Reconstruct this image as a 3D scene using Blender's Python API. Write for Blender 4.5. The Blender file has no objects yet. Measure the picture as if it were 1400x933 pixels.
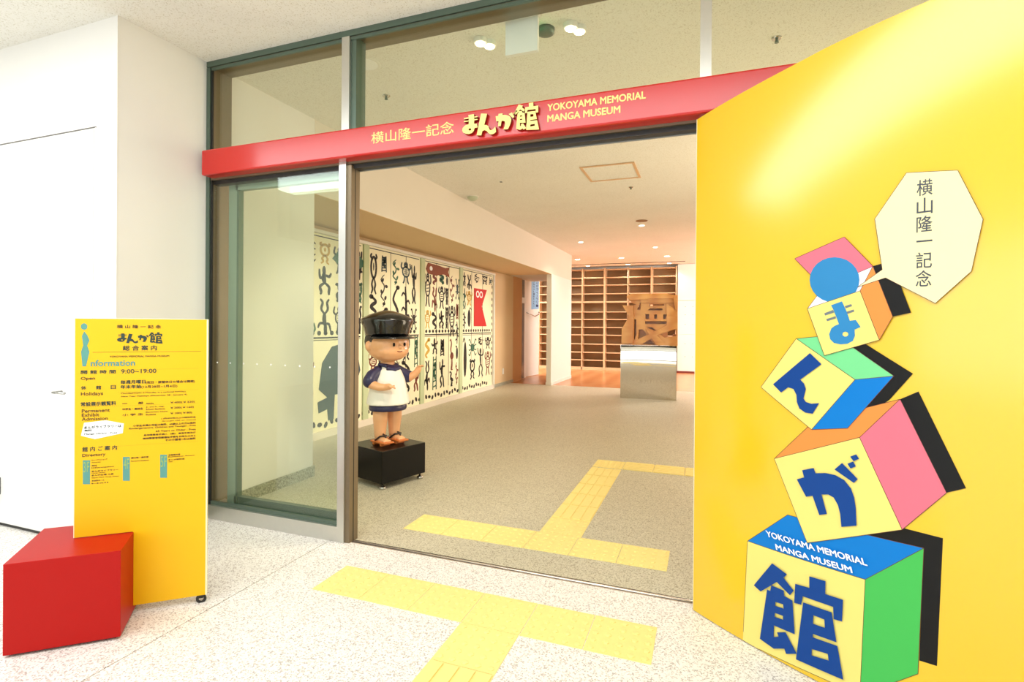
import bpy, bmesh, math, random
from mathutils import Vector, Matrix, noise
from mathutils.geometry import tessellate_polygon

random.seed(7)
PI = math.pi
S = bpy.context.scene
COL = S.collection

# ------------------------------------------------------------------ camera
YAW, PITCH, ROLL, FOC = 0.354, -0.0026, 0.0073, 718.36
_F = Vector((-math.sin(YAW), math.cos(YAW), 0)); _R = Vector((math.cos(YAW), math.sin(YAW), 0)); _Z = Vector((0, 0, 1))
_D = _F*math.cos(PITCH) + _Z*math.sin(PITCH); _U = -_F*math.sin(PITCH) + _Z*math.cos(PITCH)
_RR = _R*math.cos(ROLL) + _U*math.sin(ROLL); _UU = -_R*math.sin(ROLL) + _U*math.cos(ROLL)
cd = bpy.data.cameras.new('camera')
cd.sensor_width = 36; cd.sensor_fit = 'HORIZONTAL'; cd.lens = FOC/1400*36
cd.shift_y = -19.95/1400; cd.clip_start = 0.05; cd.clip_end = 200
cam = bpy.data.objects.new('camera', cd); COL.objects.link(cam)
M3 = Matrix((_RR, _UU, -_D)).transposed()
cam.matrix_world = Matrix.Translation((0, 0, 1.45)) @ M3.to_4x4()
S.camera = cam

# ------------------------------------------------------------------ world, exposure
W = bpy.data.worlds.new('daylight'); S.world = W; W.use_nodes = True
W.node_tree.nodes['Background'].inputs[0].default_value = (0.93, 0.97, 1.0, 1)
W.node_tree.nodes['Background'].inputs[1].default_value = 1.3
vs = S.view_settings
S.display_settings.display_device = 'sRGB'
vs.view_transform = 'Standard'; vs.look = 'None'; vs.gamma = 1.0; vs.use_curve_mapping = False
vs.exposure = -0.2

def add_light(name, kind, loc, energy, color, size=0.3, size_y=None, aim=None, spot=None, blend=0.6):
    l = bpy.data.lights.new(name, kind); l.energy = energy; l.color = color
    if kind == 'AREA':
        l.shape = 'RECTANGLE'; l.size = size; l.size_y = size_y or size
    else:
        l.shadow_soft_size = size
    if spot:
        l.spot_size = math.radians(spot); l.spot_blend = blend
    o = bpy.data.objects.new(name, l); COL.objects.link(o); o.location = loc
    if aim is not None:
        o.rotation_euler = (Vector(aim) - Vector(loc)).to_track_quat('-Z', 'Y').to_euler()
    return o

# daylight entering the outer hall through its glazed rear wall
add_light('rear_window_daylight', 'AREA', (-2.4, -8.2, 1.7), 320, (0.92, 0.965, 1.0), 12.6, 3.0, aim=(-2.4, 0, 1.7))
# broad luminous ceiling panel of the outer hall, parallel to the entrance
add_light('luminous_ceiling_panel', 'AREA', (-2.1, 0.4, 3.375), 225, (0.93, 0.97, 1.0), 7.4, 1.4, aim=(-2.1, 0.4, 0))

# ------------------------------------------------------------------ materials
def lin(c):
    return tuple(((x/255)/12.92 if x/255 <= 0.04045 else ((x/255+0.055)/1.055)**2.4) for x in c)

MATS = {}
def mat(name, rgb, rough=0.6, metal=0.0, coat=0.0, coat_rough=0.1, spec=0.5, var=0.0, scale=20.0, bump=0.0, bscale=None, ior=1.5):
    m = bpy.data.materials.new(name); m.use_nodes = True
    nt = m.node_tree; b = nt.nodes['Principled BSDF']
    c = lin(rgb)
    b.inputs['Roughness'].default_value = rough; b.inputs['Metallic'].default_value = metal
    b.inputs['Specular IOR Level'].default_value = spec
    b.inputs['Coat Weight'].default_value = coat; b.inputs['Coat Roughness'].default_value = coat_rough
    b.inputs['Coat IOR'].default_value = ior
    tc = nt.nodes.new('ShaderNodeTexCoord')
    nz = nt.nodes.new('ShaderNodeTexNoise'); nz.inputs['Scale'].default_value = scale; nz.inputs['Detail'].default_value = 3
    nt.links.new(tc.outputs['Object'], nz.inputs['Vector'])
    mx = nt.nodes.new('ShaderNodeMix'); mx.data_type = 'RGBA'
    k = max(var, 0.015)
    mx.inputs[6].default_value = (*[x*(1-k) for x in c], 1); mx.inputs[7].default_value = (*[min(1, x*(1+k)) for x in c], 1)
    nt.links.new(nz.outputs['Fac'], mx.inputs[0]); nt.links.new(mx.outputs[2], b.inputs['Base Color'])
    if bump:
        bn = nt.nodes.new('ShaderNodeTexNoise'); bn.inputs['Scale'].default_value = bscale or scale*3
        nt.links.new(tc.outputs['Object'], bn.inputs['Vector'])
        bp = nt.nodes.new('ShaderNodeBump'); bp.inputs['Strength'].default_value = bump; bp.inputs['Distance'].default_value = 0.002
        nt.links.new(bn.outputs['Fac'], bp.inputs['Height']); nt.links.new(bp.outputs['Normal'], b.inputs['Normal'])
    MATS[name] = m
    return m

def emit_mat(name, rgb, strength):
    m = bpy.data.materials.new(name); m.use_nodes = True
    b = m.node_tree.nodes['Principled BSDF']; b.inputs['Base Color'].default_value = (*lin(rgb), 1)
    b.inputs['Emission Color'].default_value = (*lin(rgb), 1); b.inputs['Emission Strength'].default_value = strength
    return m

def speckle_mat(name, base, specks, scale, rough=0.35, dens=0.5, spec=0.5, dotmode=False):
    """stone or board with small grains: a voronoi cell colour ramped into a few grain tones"""
    m = bpy.data.materials.new(name); m.use_nodes = True
    nt = m.node_tree; b = nt.nodes['Principled BSDF']; b.inputs['Roughness'].default_value = rough
    b.inputs['Specular IOR Level'].default_value = spec
    tc = nt.nodes.new('ShaderNodeTexCoord')
    v = nt.nodes.new('ShaderNodeTexVoronoi'); v.inputs['Scale'].default_value = scale
    nt.links.new(tc.outputs['Object'], v.inputs['Vector'])
    sep = nt.nodes.new('ShaderNodeSeparateColor'); nt.links.new(v.outputs['Color'], sep.inputs[0])
    r = nt.nodes.new('ShaderNodeValToRGB'); r.color_ramp.interpolation = 'CONSTANT'
    els = r.color_ramp.elements
    els[0].position = 0; els[0].color = (*lin(base), 1)
    els[1].position = dens; els[1].color = (*lin(specks[0]), 1)
    step = (1-dens)/len(specks)
    for i, s in enumerate(specks[1:]):
        e = els.new(dens+step*(i+1)); e.color = (*lin(s), 1)
    nt.links.new(sep.outputs[0], r.inputs[0])
    nz = nt.nodes.new('ShaderNodeTexNoise'); nz.inputs['Scale'].default_value = 1.3; nz.inputs['Detail'].default_value = 4
    nt.links.new(tc.outputs['Object'], nz.inputs['Vector'])
    mr = nt.nodes.new('ShaderNodeMapRange'); mr.inputs[3].default_value = 0.94; mr.inputs[4].default_value = 1.04
    nt.links.new(nz.outputs['Fac'], mr.inputs[0])
    mul = nt.nodes.new('ShaderNodeVectorMath'); mul.operation = 'SCALE'
    nt.links.new(r.outputs[0], mul.inputs[0]); nt.links.new(mr.outputs[0], mul.inputs['Scale'])
    nt.links.new(mul.outputs[0], b.inputs['Base Color'])
    MATS[name] = m
    return m

def wood_mat(name, a, c, scale=(1, 8, 1), rough=0.4, ring=6.0, coat=0.0, dist=2.0):
    m = bpy.data.materials.new(name); m.use_nodes = True
    nt = m.node_tree; b = nt.nodes['Principled BSDF']; b.inputs['Roughness'].default_value = rough
    b.inputs['Coat Weight'].default_value = coat
    tc = nt.nodes.new('ShaderNodeTexCoord'); mp = nt.nodes.new('ShaderNodeMapping'); mp.inputs['Scale'].default_value = scale
    nt.links.new(tc.outputs['Object'], mp.inputs[0])
    w = nt.nodes.new('ShaderNodeTexWave'); w.inputs['Scale'].default_value = ring; w.inputs['Distortion'].default_value = dist; w.inputs['Detail'].default_value = 3
    nt.links.new(mp.outputs[0], w.inputs[0])
    mx = nt.nodes.new('ShaderNodeMix'); mx.data_type = 'RGBA'
    mx.inputs[6].default_value = (*lin(a), 1); mx.inputs[7].default_value = (*lin(c), 1)
    nt.links.new(w.outputs['Fac'], mx.inputs[0]); nt.links.new(mx.outputs[2], b.inputs['Base Color'])
    MATS[name] = m
    return m

def glass_mat(name, tint, refl=1.0):
    m = bpy.data.materials.new(name); m.use_nodes = True
    nt = m.node_tree; nt.nodes.clear()
    out = nt.nodes.new('ShaderNodeOutputMaterial'); t = nt.nodes.new('ShaderNodeBsdfTransparent'); g = nt.nodes.new('ShaderNodeBsdfGlossy')
    t.inputs[0].default_value = (*tint, 1); g.inputs['Roughness'].default_value = 0.0; g.inputs[0].default_value = (0.9, 1, 0.94, 1)
    fr = nt.nodes.new('ShaderNodeFresnel'); fr.inputs[0].default_value = 1.5
    geo = nt.nodes.new('ShaderNodeNewGeometry'); io = nt.nodes.new('ShaderNodeMapRange'); io.inputs[3].default_value = 1.5; io.inputs[4].default_value = 1/1.5
    nt.links.new(geo.outputs['Backfacing'], io.inputs[0]); nt.links.new(io.outputs[0], fr.inputs[0])
    mx = nt.nodes.new('ShaderNodeMixShader'); mu = nt.nodes.new('ShaderNodeMath'); mu.operation = 'MULTIPLY'; mu.inputs[1].default_value = refl
    nt.links.new(fr.outputs[0], mu.inputs[0]); nt.links.new(mu.outputs[0], mx.inputs[0])
    nt.links.new(t.outputs[0], mx.inputs[1]); nt.links.new(g.outputs[0], mx.inputs[2]); nt.links.new(mx.outputs[0], out.inputs[0])
    return m

m_wall = mat('white_wall_paint', (240, 238, 232), 0.75, var=0.01, scale=6, bump=0.1, bscale=150)
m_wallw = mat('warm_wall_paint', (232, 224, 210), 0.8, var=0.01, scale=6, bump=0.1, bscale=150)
m_ceil = speckle_mat('acoustic_ceiling_board', (244, 242, 234), [(238, 236, 226), (222, 218, 204), (247, 245, 238)], 170, 0.9, 0.72, 0.2)
m_terr = speckle_mat('terrazzo_slab', (240, 237, 230), [(228, 223, 216), (208, 200, 192), (246, 243, 238), (184, 175, 168)], 170, 0.32, 0.5)
m_terri = speckle_mat('terrazzo_slab_dimmed', (200, 194, 170), [(188, 181, 156), (170, 162, 138), (210, 204, 182), (152, 144, 120)], 170, 0.5, 0.5)  # same terrazzo darkened: the weaker inner light is put into the colour
m_joint = mat('joint_filler', (150, 138, 112), 0.8)
m_carpet = speckle_mat('grey_stone_floor', (190, 180, 152), [(172, 162, 134), (150, 140, 114), (204, 194, 168)], 90, 0.45, 0.45)
m_gran = speckle_mat('granite_baseboard', (176, 176, 158), [(150, 150, 134), (120, 120, 104), (196, 196, 178)], 150, 0.35, 0.4)
m_tact = mat('tactile_yellow_tile', (242, 222, 140), 0.6, var=0.05, scale=30)
m_woodf = wood_mat('oak_floor_board', (206, 144, 92), (192, 128, 78), (.4, 6, 1), 0.25, 1.5)
m_shelf = mat('light_maple_shelf', (222, 184, 142), 0.5, var=0.05, scale=8)
m_shback = mat('brown_shelf_back', (146, 118, 84), 0.7, var=0.06, scale=5)
m_pine = wood_mat('pine_wood', (234, 176, 98), (216, 146, 70), (.6, 1, 5), 0.4, 1.3, 0.2, 4.0)
m_pined = mat('dark_wood_recess', (84, 50, 24), 0.7)
m_alu = mat('brushed_aluminium', (206, 206, 200), 0.3, 0.9, var=0.03, scale=40)
m_aludark = mat('grey_green_anodised_frame', (98, 116, 104), 0.4, 0.6, var=0.04, scale=30)
m_leaf = mat('pale_grey_green_frame', (146, 164, 150), 0.4, 0.5, var=0.03, scale=30)
m_brown = mat('bronze_door_edge', (128, 114, 92), 0.4, 0.6, var=0.05, scale=30)
m_track = mat('black_track', (30, 28, 26), 0.5)
m_steel = mat('satin_steel', (190, 190, 186), 0.18, 1.0)
m_mirror = mat('mirror_steel', (222, 216, 204), 0.015, 1.0)
m_red = mat('glossy_red_enamel', (196, 18, 8), 0.4, spec=0.2, coat=1.0, coat_rough=0.2, ior=1.52)
m_redbox = mat('satin_red_laminate', (174, 10, 2), 0.45, spec=0.2, coat=0.08, coat_rough=0.3)
m_yel = mat('satin_yellow_laminate', (240, 186, 4), 0.45, spec=0.3, coat=0.1, coat_rough=0.3, var=0.02, scale=3)
m_yelp = mat('glossy_yellow_wall', (227, 186, 3), 0.45, spec=0.2, coat=1.0, coat_rough=0.17, ior=1.68, var=0.015, scale=2)
m_yedge = mat('cream_board_edge', (250, 240, 200), 0.5)
m_black = mat('black_print', (8, 8, 9), 0.5, spec=0.2, coat=0.15)
m_cream = mat('cream_print', (232, 216, 122), 0.45, spec=0.15, coat=0.08)
m_balloon = mat('pale_cream_print', (240, 230, 176), 0.45, spec=0.15, coat=0.08)
m_blue = mat('sky_blue_print', (4, 118, 200), 0.45, spec=0.15, coat=0.08)
m_navyp = mat('royal_blue_print', (12, 64, 138), 0.45, spec=0.15, coat=0.08)
m_blob = mat('mid_blue_print', (48, 130, 186), 0.45, spec=0.15, coat=0.08)
m_green = mat('green_print', (70, 182, 84), 0.45, spec=0.15, coat=0.08)
m_mint = mat('mint_print', (116, 208, 140), 0.45, spec=0.15, coat=0.08)
m_orange = mat('orange_print', (224, 140, 68), 0.45, spec=0.15, coat=0.08)
m_pink = mat('pink_print', (226, 112, 130), 0.45, spec=0.15, coat=0.08)
m_lav = mat('white_print', (234, 232, 238), 0.45, spec=0.15, coat=0.08)
m_line = mat('dark_outline_print', (90, 40, 20), 0.4)
m_greyink = mat('grey_ink', (64, 68, 78), 0.4)
m_gbar = mat('slate_stroke_print', (104, 116, 122), 0.4)
m_white = mat('white_print_ink', (250, 250, 250), 0.4)
m_letter = mat('pale_yellow_letter', (255, 236, 150), 0.8, spec=0.1)
m_letside = mat('dark_red_letter_side', (150, 28, 14), 0.5)
m_ink = mat('brown_print_ink', (84, 58, 8), 0.5)
m_inkd = mat('dark_green_print_ink', (34, 56, 44), 0.5)
m_teal = mat('teal_print_ink', (86, 150, 140), 0.5)
m_tealt = mat('olive_teal_print_ink', (150, 176, 96), 0.5)
m_bpanel = mat('black_gloss_plinth', (4, 3, 3), 0.3, coat=0.1, coat_rough=0.06, spec=0.2)
m_glass = glass_mat('tinted_glass', (0.95, 0.975, 0.93), 1.0)
m_lamp = emit_mat('lamp_glow', (255, 236, 206), 14.0)
m_fixture = mat('white_metal_fixture', (238, 236, 228), 0.5)
m_signw = mat('white_sign_housing', (246, 246, 244), 0.5)
m_green_e = emit_mat('green_sign_face', (60, 210, 120), 1.2)
m_jamb = mat('tan_veneer', (212, 160, 108), 0.6, var=0.04, scale=4)

# ------------------------------------------------------------------ mesh helpers
class MB:
    def __init__(s): s.v = []; s.f = []
    def add(s, vs, fs):
        n = len(s.v); s.v += [tuple(v) for v in vs]; s.f += [tuple(i+n for i in f) for f in fs]; return s
    def box(s, x0, y0, z0, x1, y1, z1, T=None):
        vs = [Vector(p) for p in [(x0,y0,z0),(x1,y0,z0),(x1,y1,z0),(x0,y1,z0),(x0,y0,z1),(x1,y0,z1),(x1,y1,z1),(x0,y1,z1)]]
        if T: vs = [T(v) if callable(T) else T @ v for v in vs]
        return s.add(vs, [(0,3,2,1),(4,5,6,7),(0,1,5,4),(1,2,6,5),(2,3,7,6),(3,0,4,7)])
    def prism(s, outer, holes, T, d):
        """flat polygon with holes, thickened by d; T maps (u, v, w) to a point"""
        loops = [outer]+list(holes)
        tris = tessellate_polygon([[Vector((p[0], p[1], 0)) for p in l] for l in loops])
        flat = [p for l in loops for p in l]; n = len(flat)
        ori = 0
        for t in tris:
            a, b, c = [flat[i] for i in t]; ori += (b[0]-a[0])*(c[1]-a[1])-(b[1]-a[1])*(c[0]-a[0])
        vs = [T(p[0], p[1], d) for p in flat]+[T(p[0], p[1], 0) for p in flat]
        fs = []
        for t in tris:
            a, b, c = [flat[i] for i in t]
            cr = (b[0]-a[0])*(c[1]-a[1])-(b[1]-a[1])*(c[0]-a[0])
            t = tuple(t) if cr > 0 else tuple(reversed(t))
            fs.append(t)
        k = 0
        for li, l in enumerate(loops):
            area = sum(l[i][0]*l[(i+1) % len(l)][1]-l[(i+1) % len(l)][0]*l[i][1] for i in range(len(l)))
            ccw = (area > 0) == (li == 0)
            for i in range(len(l)):
                a, b = k+i, k+(i+1) % len(l)
                fs.append((a, a+n, b+n, b) if ccw else (b, b+n, a+n, a))
            k += len(l)
        return s.add(vs, fs)
    def tube(s, pts, r, n=8, caps=True):
        pts = [Vector(p) for p in pts]; rs = r if isinstance(r, (list, tuple)) else [r]*len(pts)
        rings = []
        for i, p in enumerate(pts):
            t = (pts[min(i+1, len(pts)-1)]-pts[max(i-1, 0)]).normalized()
            a = t.orthogonal() if i == 0 else (pa - t*pa.dot(t))
            a.normalize(); pa = a; b = t.cross(a)
            rings.append([p+(a*math.cos(k*2*PI/n)+b*math.sin(k*2*PI/n))*rs[i] for k in range(n)])
        vs = [q for r_ in rings for q in r_]; fs = []
        for i in range(len(pts)-1):
            for k in range(n):
                fs.append((i*n+k, i*n+(k+1) % n, (i+1)*n+(k+1) % n, (i+1)*n+k))
        if caps: fs += [tuple(reversed(range(n))), tuple(range((len(pts)-1)*n, len(pts)*n))]
        return s.add(vs, fs)
    def lathe(s, prof, c=(0,0,0), n=20, axis='z', sx=1.0, sy=1.0):
        vs = []; fs = []
        for r, z in prof:
            for k in range(n):
                a = 2*PI*k/n; p = (r*math.cos(a)*sx, r*math.sin(a)*sy, z)
                vs.append((p[0]+c[0], p[1]+c[1], p[2]+c[2]))
        m = len(prof)
        for i in range(m-1):
            for k in range(n): fs.append((i*n+k, i*n+(k+1) % n, (i+1)*n+(k+1) % n, (i+1)*n+k))
        fs += [tuple(reversed(range(n))), tuple(range((m-1)*n, m*n))]
        return s.add(vs, fs)
    def ball(s, c, r, nu=14, nv=9, T=None):
        vs = []; rx, ry, rz = r if isinstance(r, tuple) else (r, r, r)
        for j in range(1, nv):
            ph = PI*j/nv-PI/2
            for k in range(nu):
                a = 2*PI*k/nu; vs.append((c[0]+rx*math.cos(a)*math.cos(ph), c[1]+ry*math.sin(a)*math.cos(ph), c[2]+rz*math.sin(ph)))
        vs += [(c[0], c[1], c[2]-rz), (c[0], c[1], c[2]+rz)]
        m = nv-1; fs = []
        for j in range(m-1):
            for k in range(nu): fs.append((j*nu+k, j*nu+(k+1) % nu, (j+1)*nu+(k+1) % nu, (j+1)*nu+k))
        for k in range(nu):
            fs.append((m*nu, (k+1) % nu, k)); fs.append((m*nu+1, (m-1)*nu+k, (m-1)*nu+(k+1) % nu))
        if T: vs = [T @ Vector(v) for v in vs]
        return s.add(vs, fs)
    def mesh(s, name, origin=(0,0,0)):
        me = bpy.data.meshes.new(name)
        ox, oy, oz = origin
        me.from_pydata([(x-ox, y-oy, z-oz) for x, y, z in s.v], [], s.f); me.update(); return me

def obj(name, mb, m, parent=None, smooth=False, bevel=0, origin=None, kind=None, label=None, cat=None, group=None):
    if origin is None: origin = tuple(parent['_o']) if parent is not None and '_o' in parent else (0, 0, 0)
    me = mb.mesh(name, origin) if isinstance(mb, MB) else mb
    me.materials.append(m)
    o = bpy.data.objects.new(name, me); COL.objects.link(o)
    if parent is not None: o.parent = parent
    else: o.location = origin
    if parent is not None: o['_o'] = list(origin)
    else: o['_o'] = list(origin)
    if smooth:
        for p in me.polygons: p.use_smooth = True
    if bevel:
        b = o.modifiers.new('bevel', 'BEVEL'); b.width = bevel; b.segments = 2; b.limit_method = 'ANGLE'; b.angle_limit = math.radians(40)
    if kind: o['kind'] = kind
    if label: o['label'] = label
    if cat: o['category'] = cat
    if group: o['group'] = group
    return o

def thing(name, label, cat, loc, group=None, rz=0, world=True):
    """an Empty at the thing's base; with world=True its parts are given in world coordinates"""
    o = bpy.data.objects.new(name, None); COL.objects.link(o); o.location = loc; o.rotation_euler = (0, 0, rz)
    o.empty_display_size = 0.1
    o['label'] = label; o['category'] = cat
    if group: o['group'] = group
    o['_o'] = list(loc) if world else [0, 0, 0]
    return o

def setting(name, loc=(0, 0, 0)):
    o = bpy.data.objects.new(name, None); COL.objects.link(o); o.location = loc; o['kind'] = 'structure'; o['_o'] = list(loc); o.empty_display_size = 0.1
    return o

_tc = {}
def text_poly(body, bold=0.0):
    """triangulated outline of a string as (verts2d, tris), box normalised to 0..1"""
    key = (body, bold)
    if key in _tc: return _tc[key]
    c = bpy.data.curves.new('t', 'FONT'); c.body = body; c.size = 1; c.offset = bold; c.resolution_u = 3
    o = bpy.data.objects.new('t', c); COL.objects.link(o)
    dg = bpy.context.evaluated_depsgraph_get(); me = bpy.data.meshes.new_from_object(o.evaluated_get(dg))
    bm = bmesh.new(); bm.from_mesh(me); bmesh.ops.triangulate(bm, faces=bm.faces[:])
    vs = [(v.co.x, v.co.y) for v in bm.verts]; fs = [tuple(v.index for v in f.verts) for f in bm.faces]
    bm.free(); bpy.data.meshes.remove(me); bpy.data.objects.remove(o); bpy.data.curves.remove(c)
    x0 = min(v[0] for v in vs); x1 = max(v[0] for v in vs); y0 = min(v[1] for v in vs); y1 = max(v[1] for v in vs)
    fs = [f if ((vs[f[1]][0]-vs[f[0]][0])*(vs[f[2]][1]-vs[f[0]][1])-(vs[f[1]][1]-vs[f[0]][1])*(vs[f[2]][0]-vs[f[0]][0])) > 0 else f[::-1] for f in fs]
    r = ([((x-x0)/(x1-x0+1e-9), (y-y0)/(y1-y0+1e-9)) for x, y in vs], fs)
    _tc[key] = r
    return r

def add_text(mb, body, T, bold=0.0):
    """T maps normalised (u, v) of the string's box to a point"""
    if bold < 0:                         # bold by overprinting the string with small shifts
        vs, fs = text_poly(body, 0); k = -bold
        a, b, c = Vector(T(0, 0)), Vector(T(1, 0)), Vector(T(0, 1)); nn = (b-a).cross(c-a).normalized()*.0002
        for i, (du, dv) in enumerate(((0, 0), (k, 0), (-k, 0), (0, k), (0, -k))):
            mb.add([Vector(T(u+du/len(body)*1.2, v+dv))+nn*i for u, v in vs], fs)
        return
    vs, fs = text_poly(body, bold)
    mb.add([T(u, v) for u, v in vs], fs)

def slice_x(poly, holes, step):
    """triangles of a polygon cut at every multiple of step in u, so that it can follow a curve"""
    bm = bmesh.new()
    loops = [poly]+list(holes)
    tris = tessellate_polygon([[Vector((p[0], p[1], 0)) for p in l] for l in loops]); flat = [p for l in loops for p in l]
    vs = [bm.verts.new((p[0], p[1], 0)) for p in flat]
    for t in tris:
        try: bm.faces.new([vs[i] for i in t])
        except ValueError: pass
    x0 = min(p[0] for p in flat); x1 = max(p[0] for p in flat)
    k = math.ceil(x0/step)
    while k*step < x1:
        bmesh.ops.bisect_plane(bm, geom=bm.verts[:]+bm.edges[:]+bm.faces[:], plane_co=(k*step, 0, 0), plane_no=(1, 0, 0)); k += 1
    for f in bm.faces:
        f.normal_update()
        if f.normal.z < 0: f.normal_flip()
    bm.verts.index_update()
    r = ([(v.co.x, v.co.y) for v in bm.verts], [tuple(v.index for v in f.verts) for f in bm.faces]); bm.free()
    return r
GLYPH = {'kan': [([(0.226, 0.867), (0.356, 0.807), (0.328, 0.763), (0.418, 0.67), (0.388, 0.614), (0.272, 0.699), (0.222, 0.644), (0.139, 0.553), (0.079, 0.592)], []), ([(0.227, 0.649), (0.335, 0.638), (0.34, 0.587), (0.412, 0.57), (0.444, 0.249), (0.266, 0.266), (0.268, 0.151), (0.308, 0.173), (0.294, 0.209), (0.367, 0.238), (0.468, 0.066), (0.379, 0.03), (0.362, 0.074), (0.272, 0.038), (0.152, 0.088), (0.194, 0.594), (0.22, 0.591)], [[(0.269, 0.5), (0.334, 0.503), (0.34, 0.463), (0.267, 0.461)], [(0.269, 0.391), (0.339, 0.389), (0.34, 0.352), (0.268, 0.353)]]), ([(0.543, 0.861), (0.68, 0.865), (0.682, 0.74), (0.831, 0.741), (0.83, 0.529), (0.761, 0.525), (0.753, 0.641), (0.497, 0.645), (0.487, 0.558), (0.427, 0.554), (0.428, 0.742), (0.548, 0.747)], []), ([(0.501, 0.587), (0.742, 0.583), (0.793, 0.311), (0.596, 0.314), (0.594, 0.281), (0.802, 0.278), (0.864, -0.028), (0.464, 0.01)], [[(0.592, 0.496), (0.685, 0.491), (0.691, 0.412), (0.592, 0.412)], [(0.593, 0.164), (0.726, 0.17), (0.735, 0.11), (0.593, 0.101)]])], 'ga': [([(0.272, 0.796), (0.408, 0.792), (0.403, 0.73), (0.509, 0.71), (0.601, 0.665), (0.671, 0.593), (0.699, 0.493), (0.693, 0.394), (0.662, 0.283), (0.595, 0.106), (0.438, 0.117), (0.482, 0.248), (0.498, 0.346), (0.487, 0.433), (0.445, 0.475), (0.374, 0.489), (0.345, 0.274), (0.26, 0.277), (0.271, 0.495), (0.197, 0.497), (0.172, 0.708), (0.262, 0.713)], []), ([(0.723, 0.777), (0.807, 0.576), (0.752, 0.545), (0.618, 0.726)], []), ([(0.899, 0.834), (0.907, 0.78), (0.843, 0.77), (0.831, 0.825)], []), ([(0.839, 0.767), (0.844, 0.709), (0.782, 0.701), (0.773, 0.757)], [])], 'n': [([(0.3, 0.943), (0.528, 0.906), (0.425, 0.521), (0.507, 0.507), (0.575, 0.457), (0.634, 0.315), (0.692, 0.294), (0.766, 0.325), (0.845, 0.409), (0.872, 0.214), (0.782, 0.154), (0.679, 0.145), (0.59, 0.201), (0.521, 0.288), (0.432, 0.334), (0.353, 0.302), (0.316, 0.158), (0.137, 0.181)], [])], 'ma': [([(0.435, 0.911), (0.642, 0.917), (0.649, 0.823), (0.656, 0.706), (0.651, 0.508), (0.752, 0.49), (0.786, 0.332), (0.675, 0.319), (0.64, 0.202), (0.574, 0.121), (0.466, 0.096), (0.351, 0.121), (0.246, 0.185), (0.205, 0.277), (0.22, 0.377), (0.296, 0.474), (0.369, 0.502), (0.45, 0.509), (0.451, 0.675), (0.446, 0.827)], [[(0.544, 0.269), (0.526, 0.244), (0.495, 0.236), (0.464, 0.246), (0.445, 0.271), (0.444, 0.302), (0.463, 0.326), (0.494, 0.335), (0.525, 0.324), (0.544, 0.299)]]), ([(0.27, 0.803), (0.441, 0.811), (0.446, 0.756), (0.269, 0.753)], []), ([(0.264, 0.68), (0.444, 0.678), (0.437, 0.633), (0.269, 0.634)], []), ([(0.66, 0.81), (0.779, 0.809), (0.779, 0.766), (0.661, 0.766)], []), ([(0.653, 0.695), (0.783, 0.695), (0.779, 0.653), (0.653, 0.65)], [])]}
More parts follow.
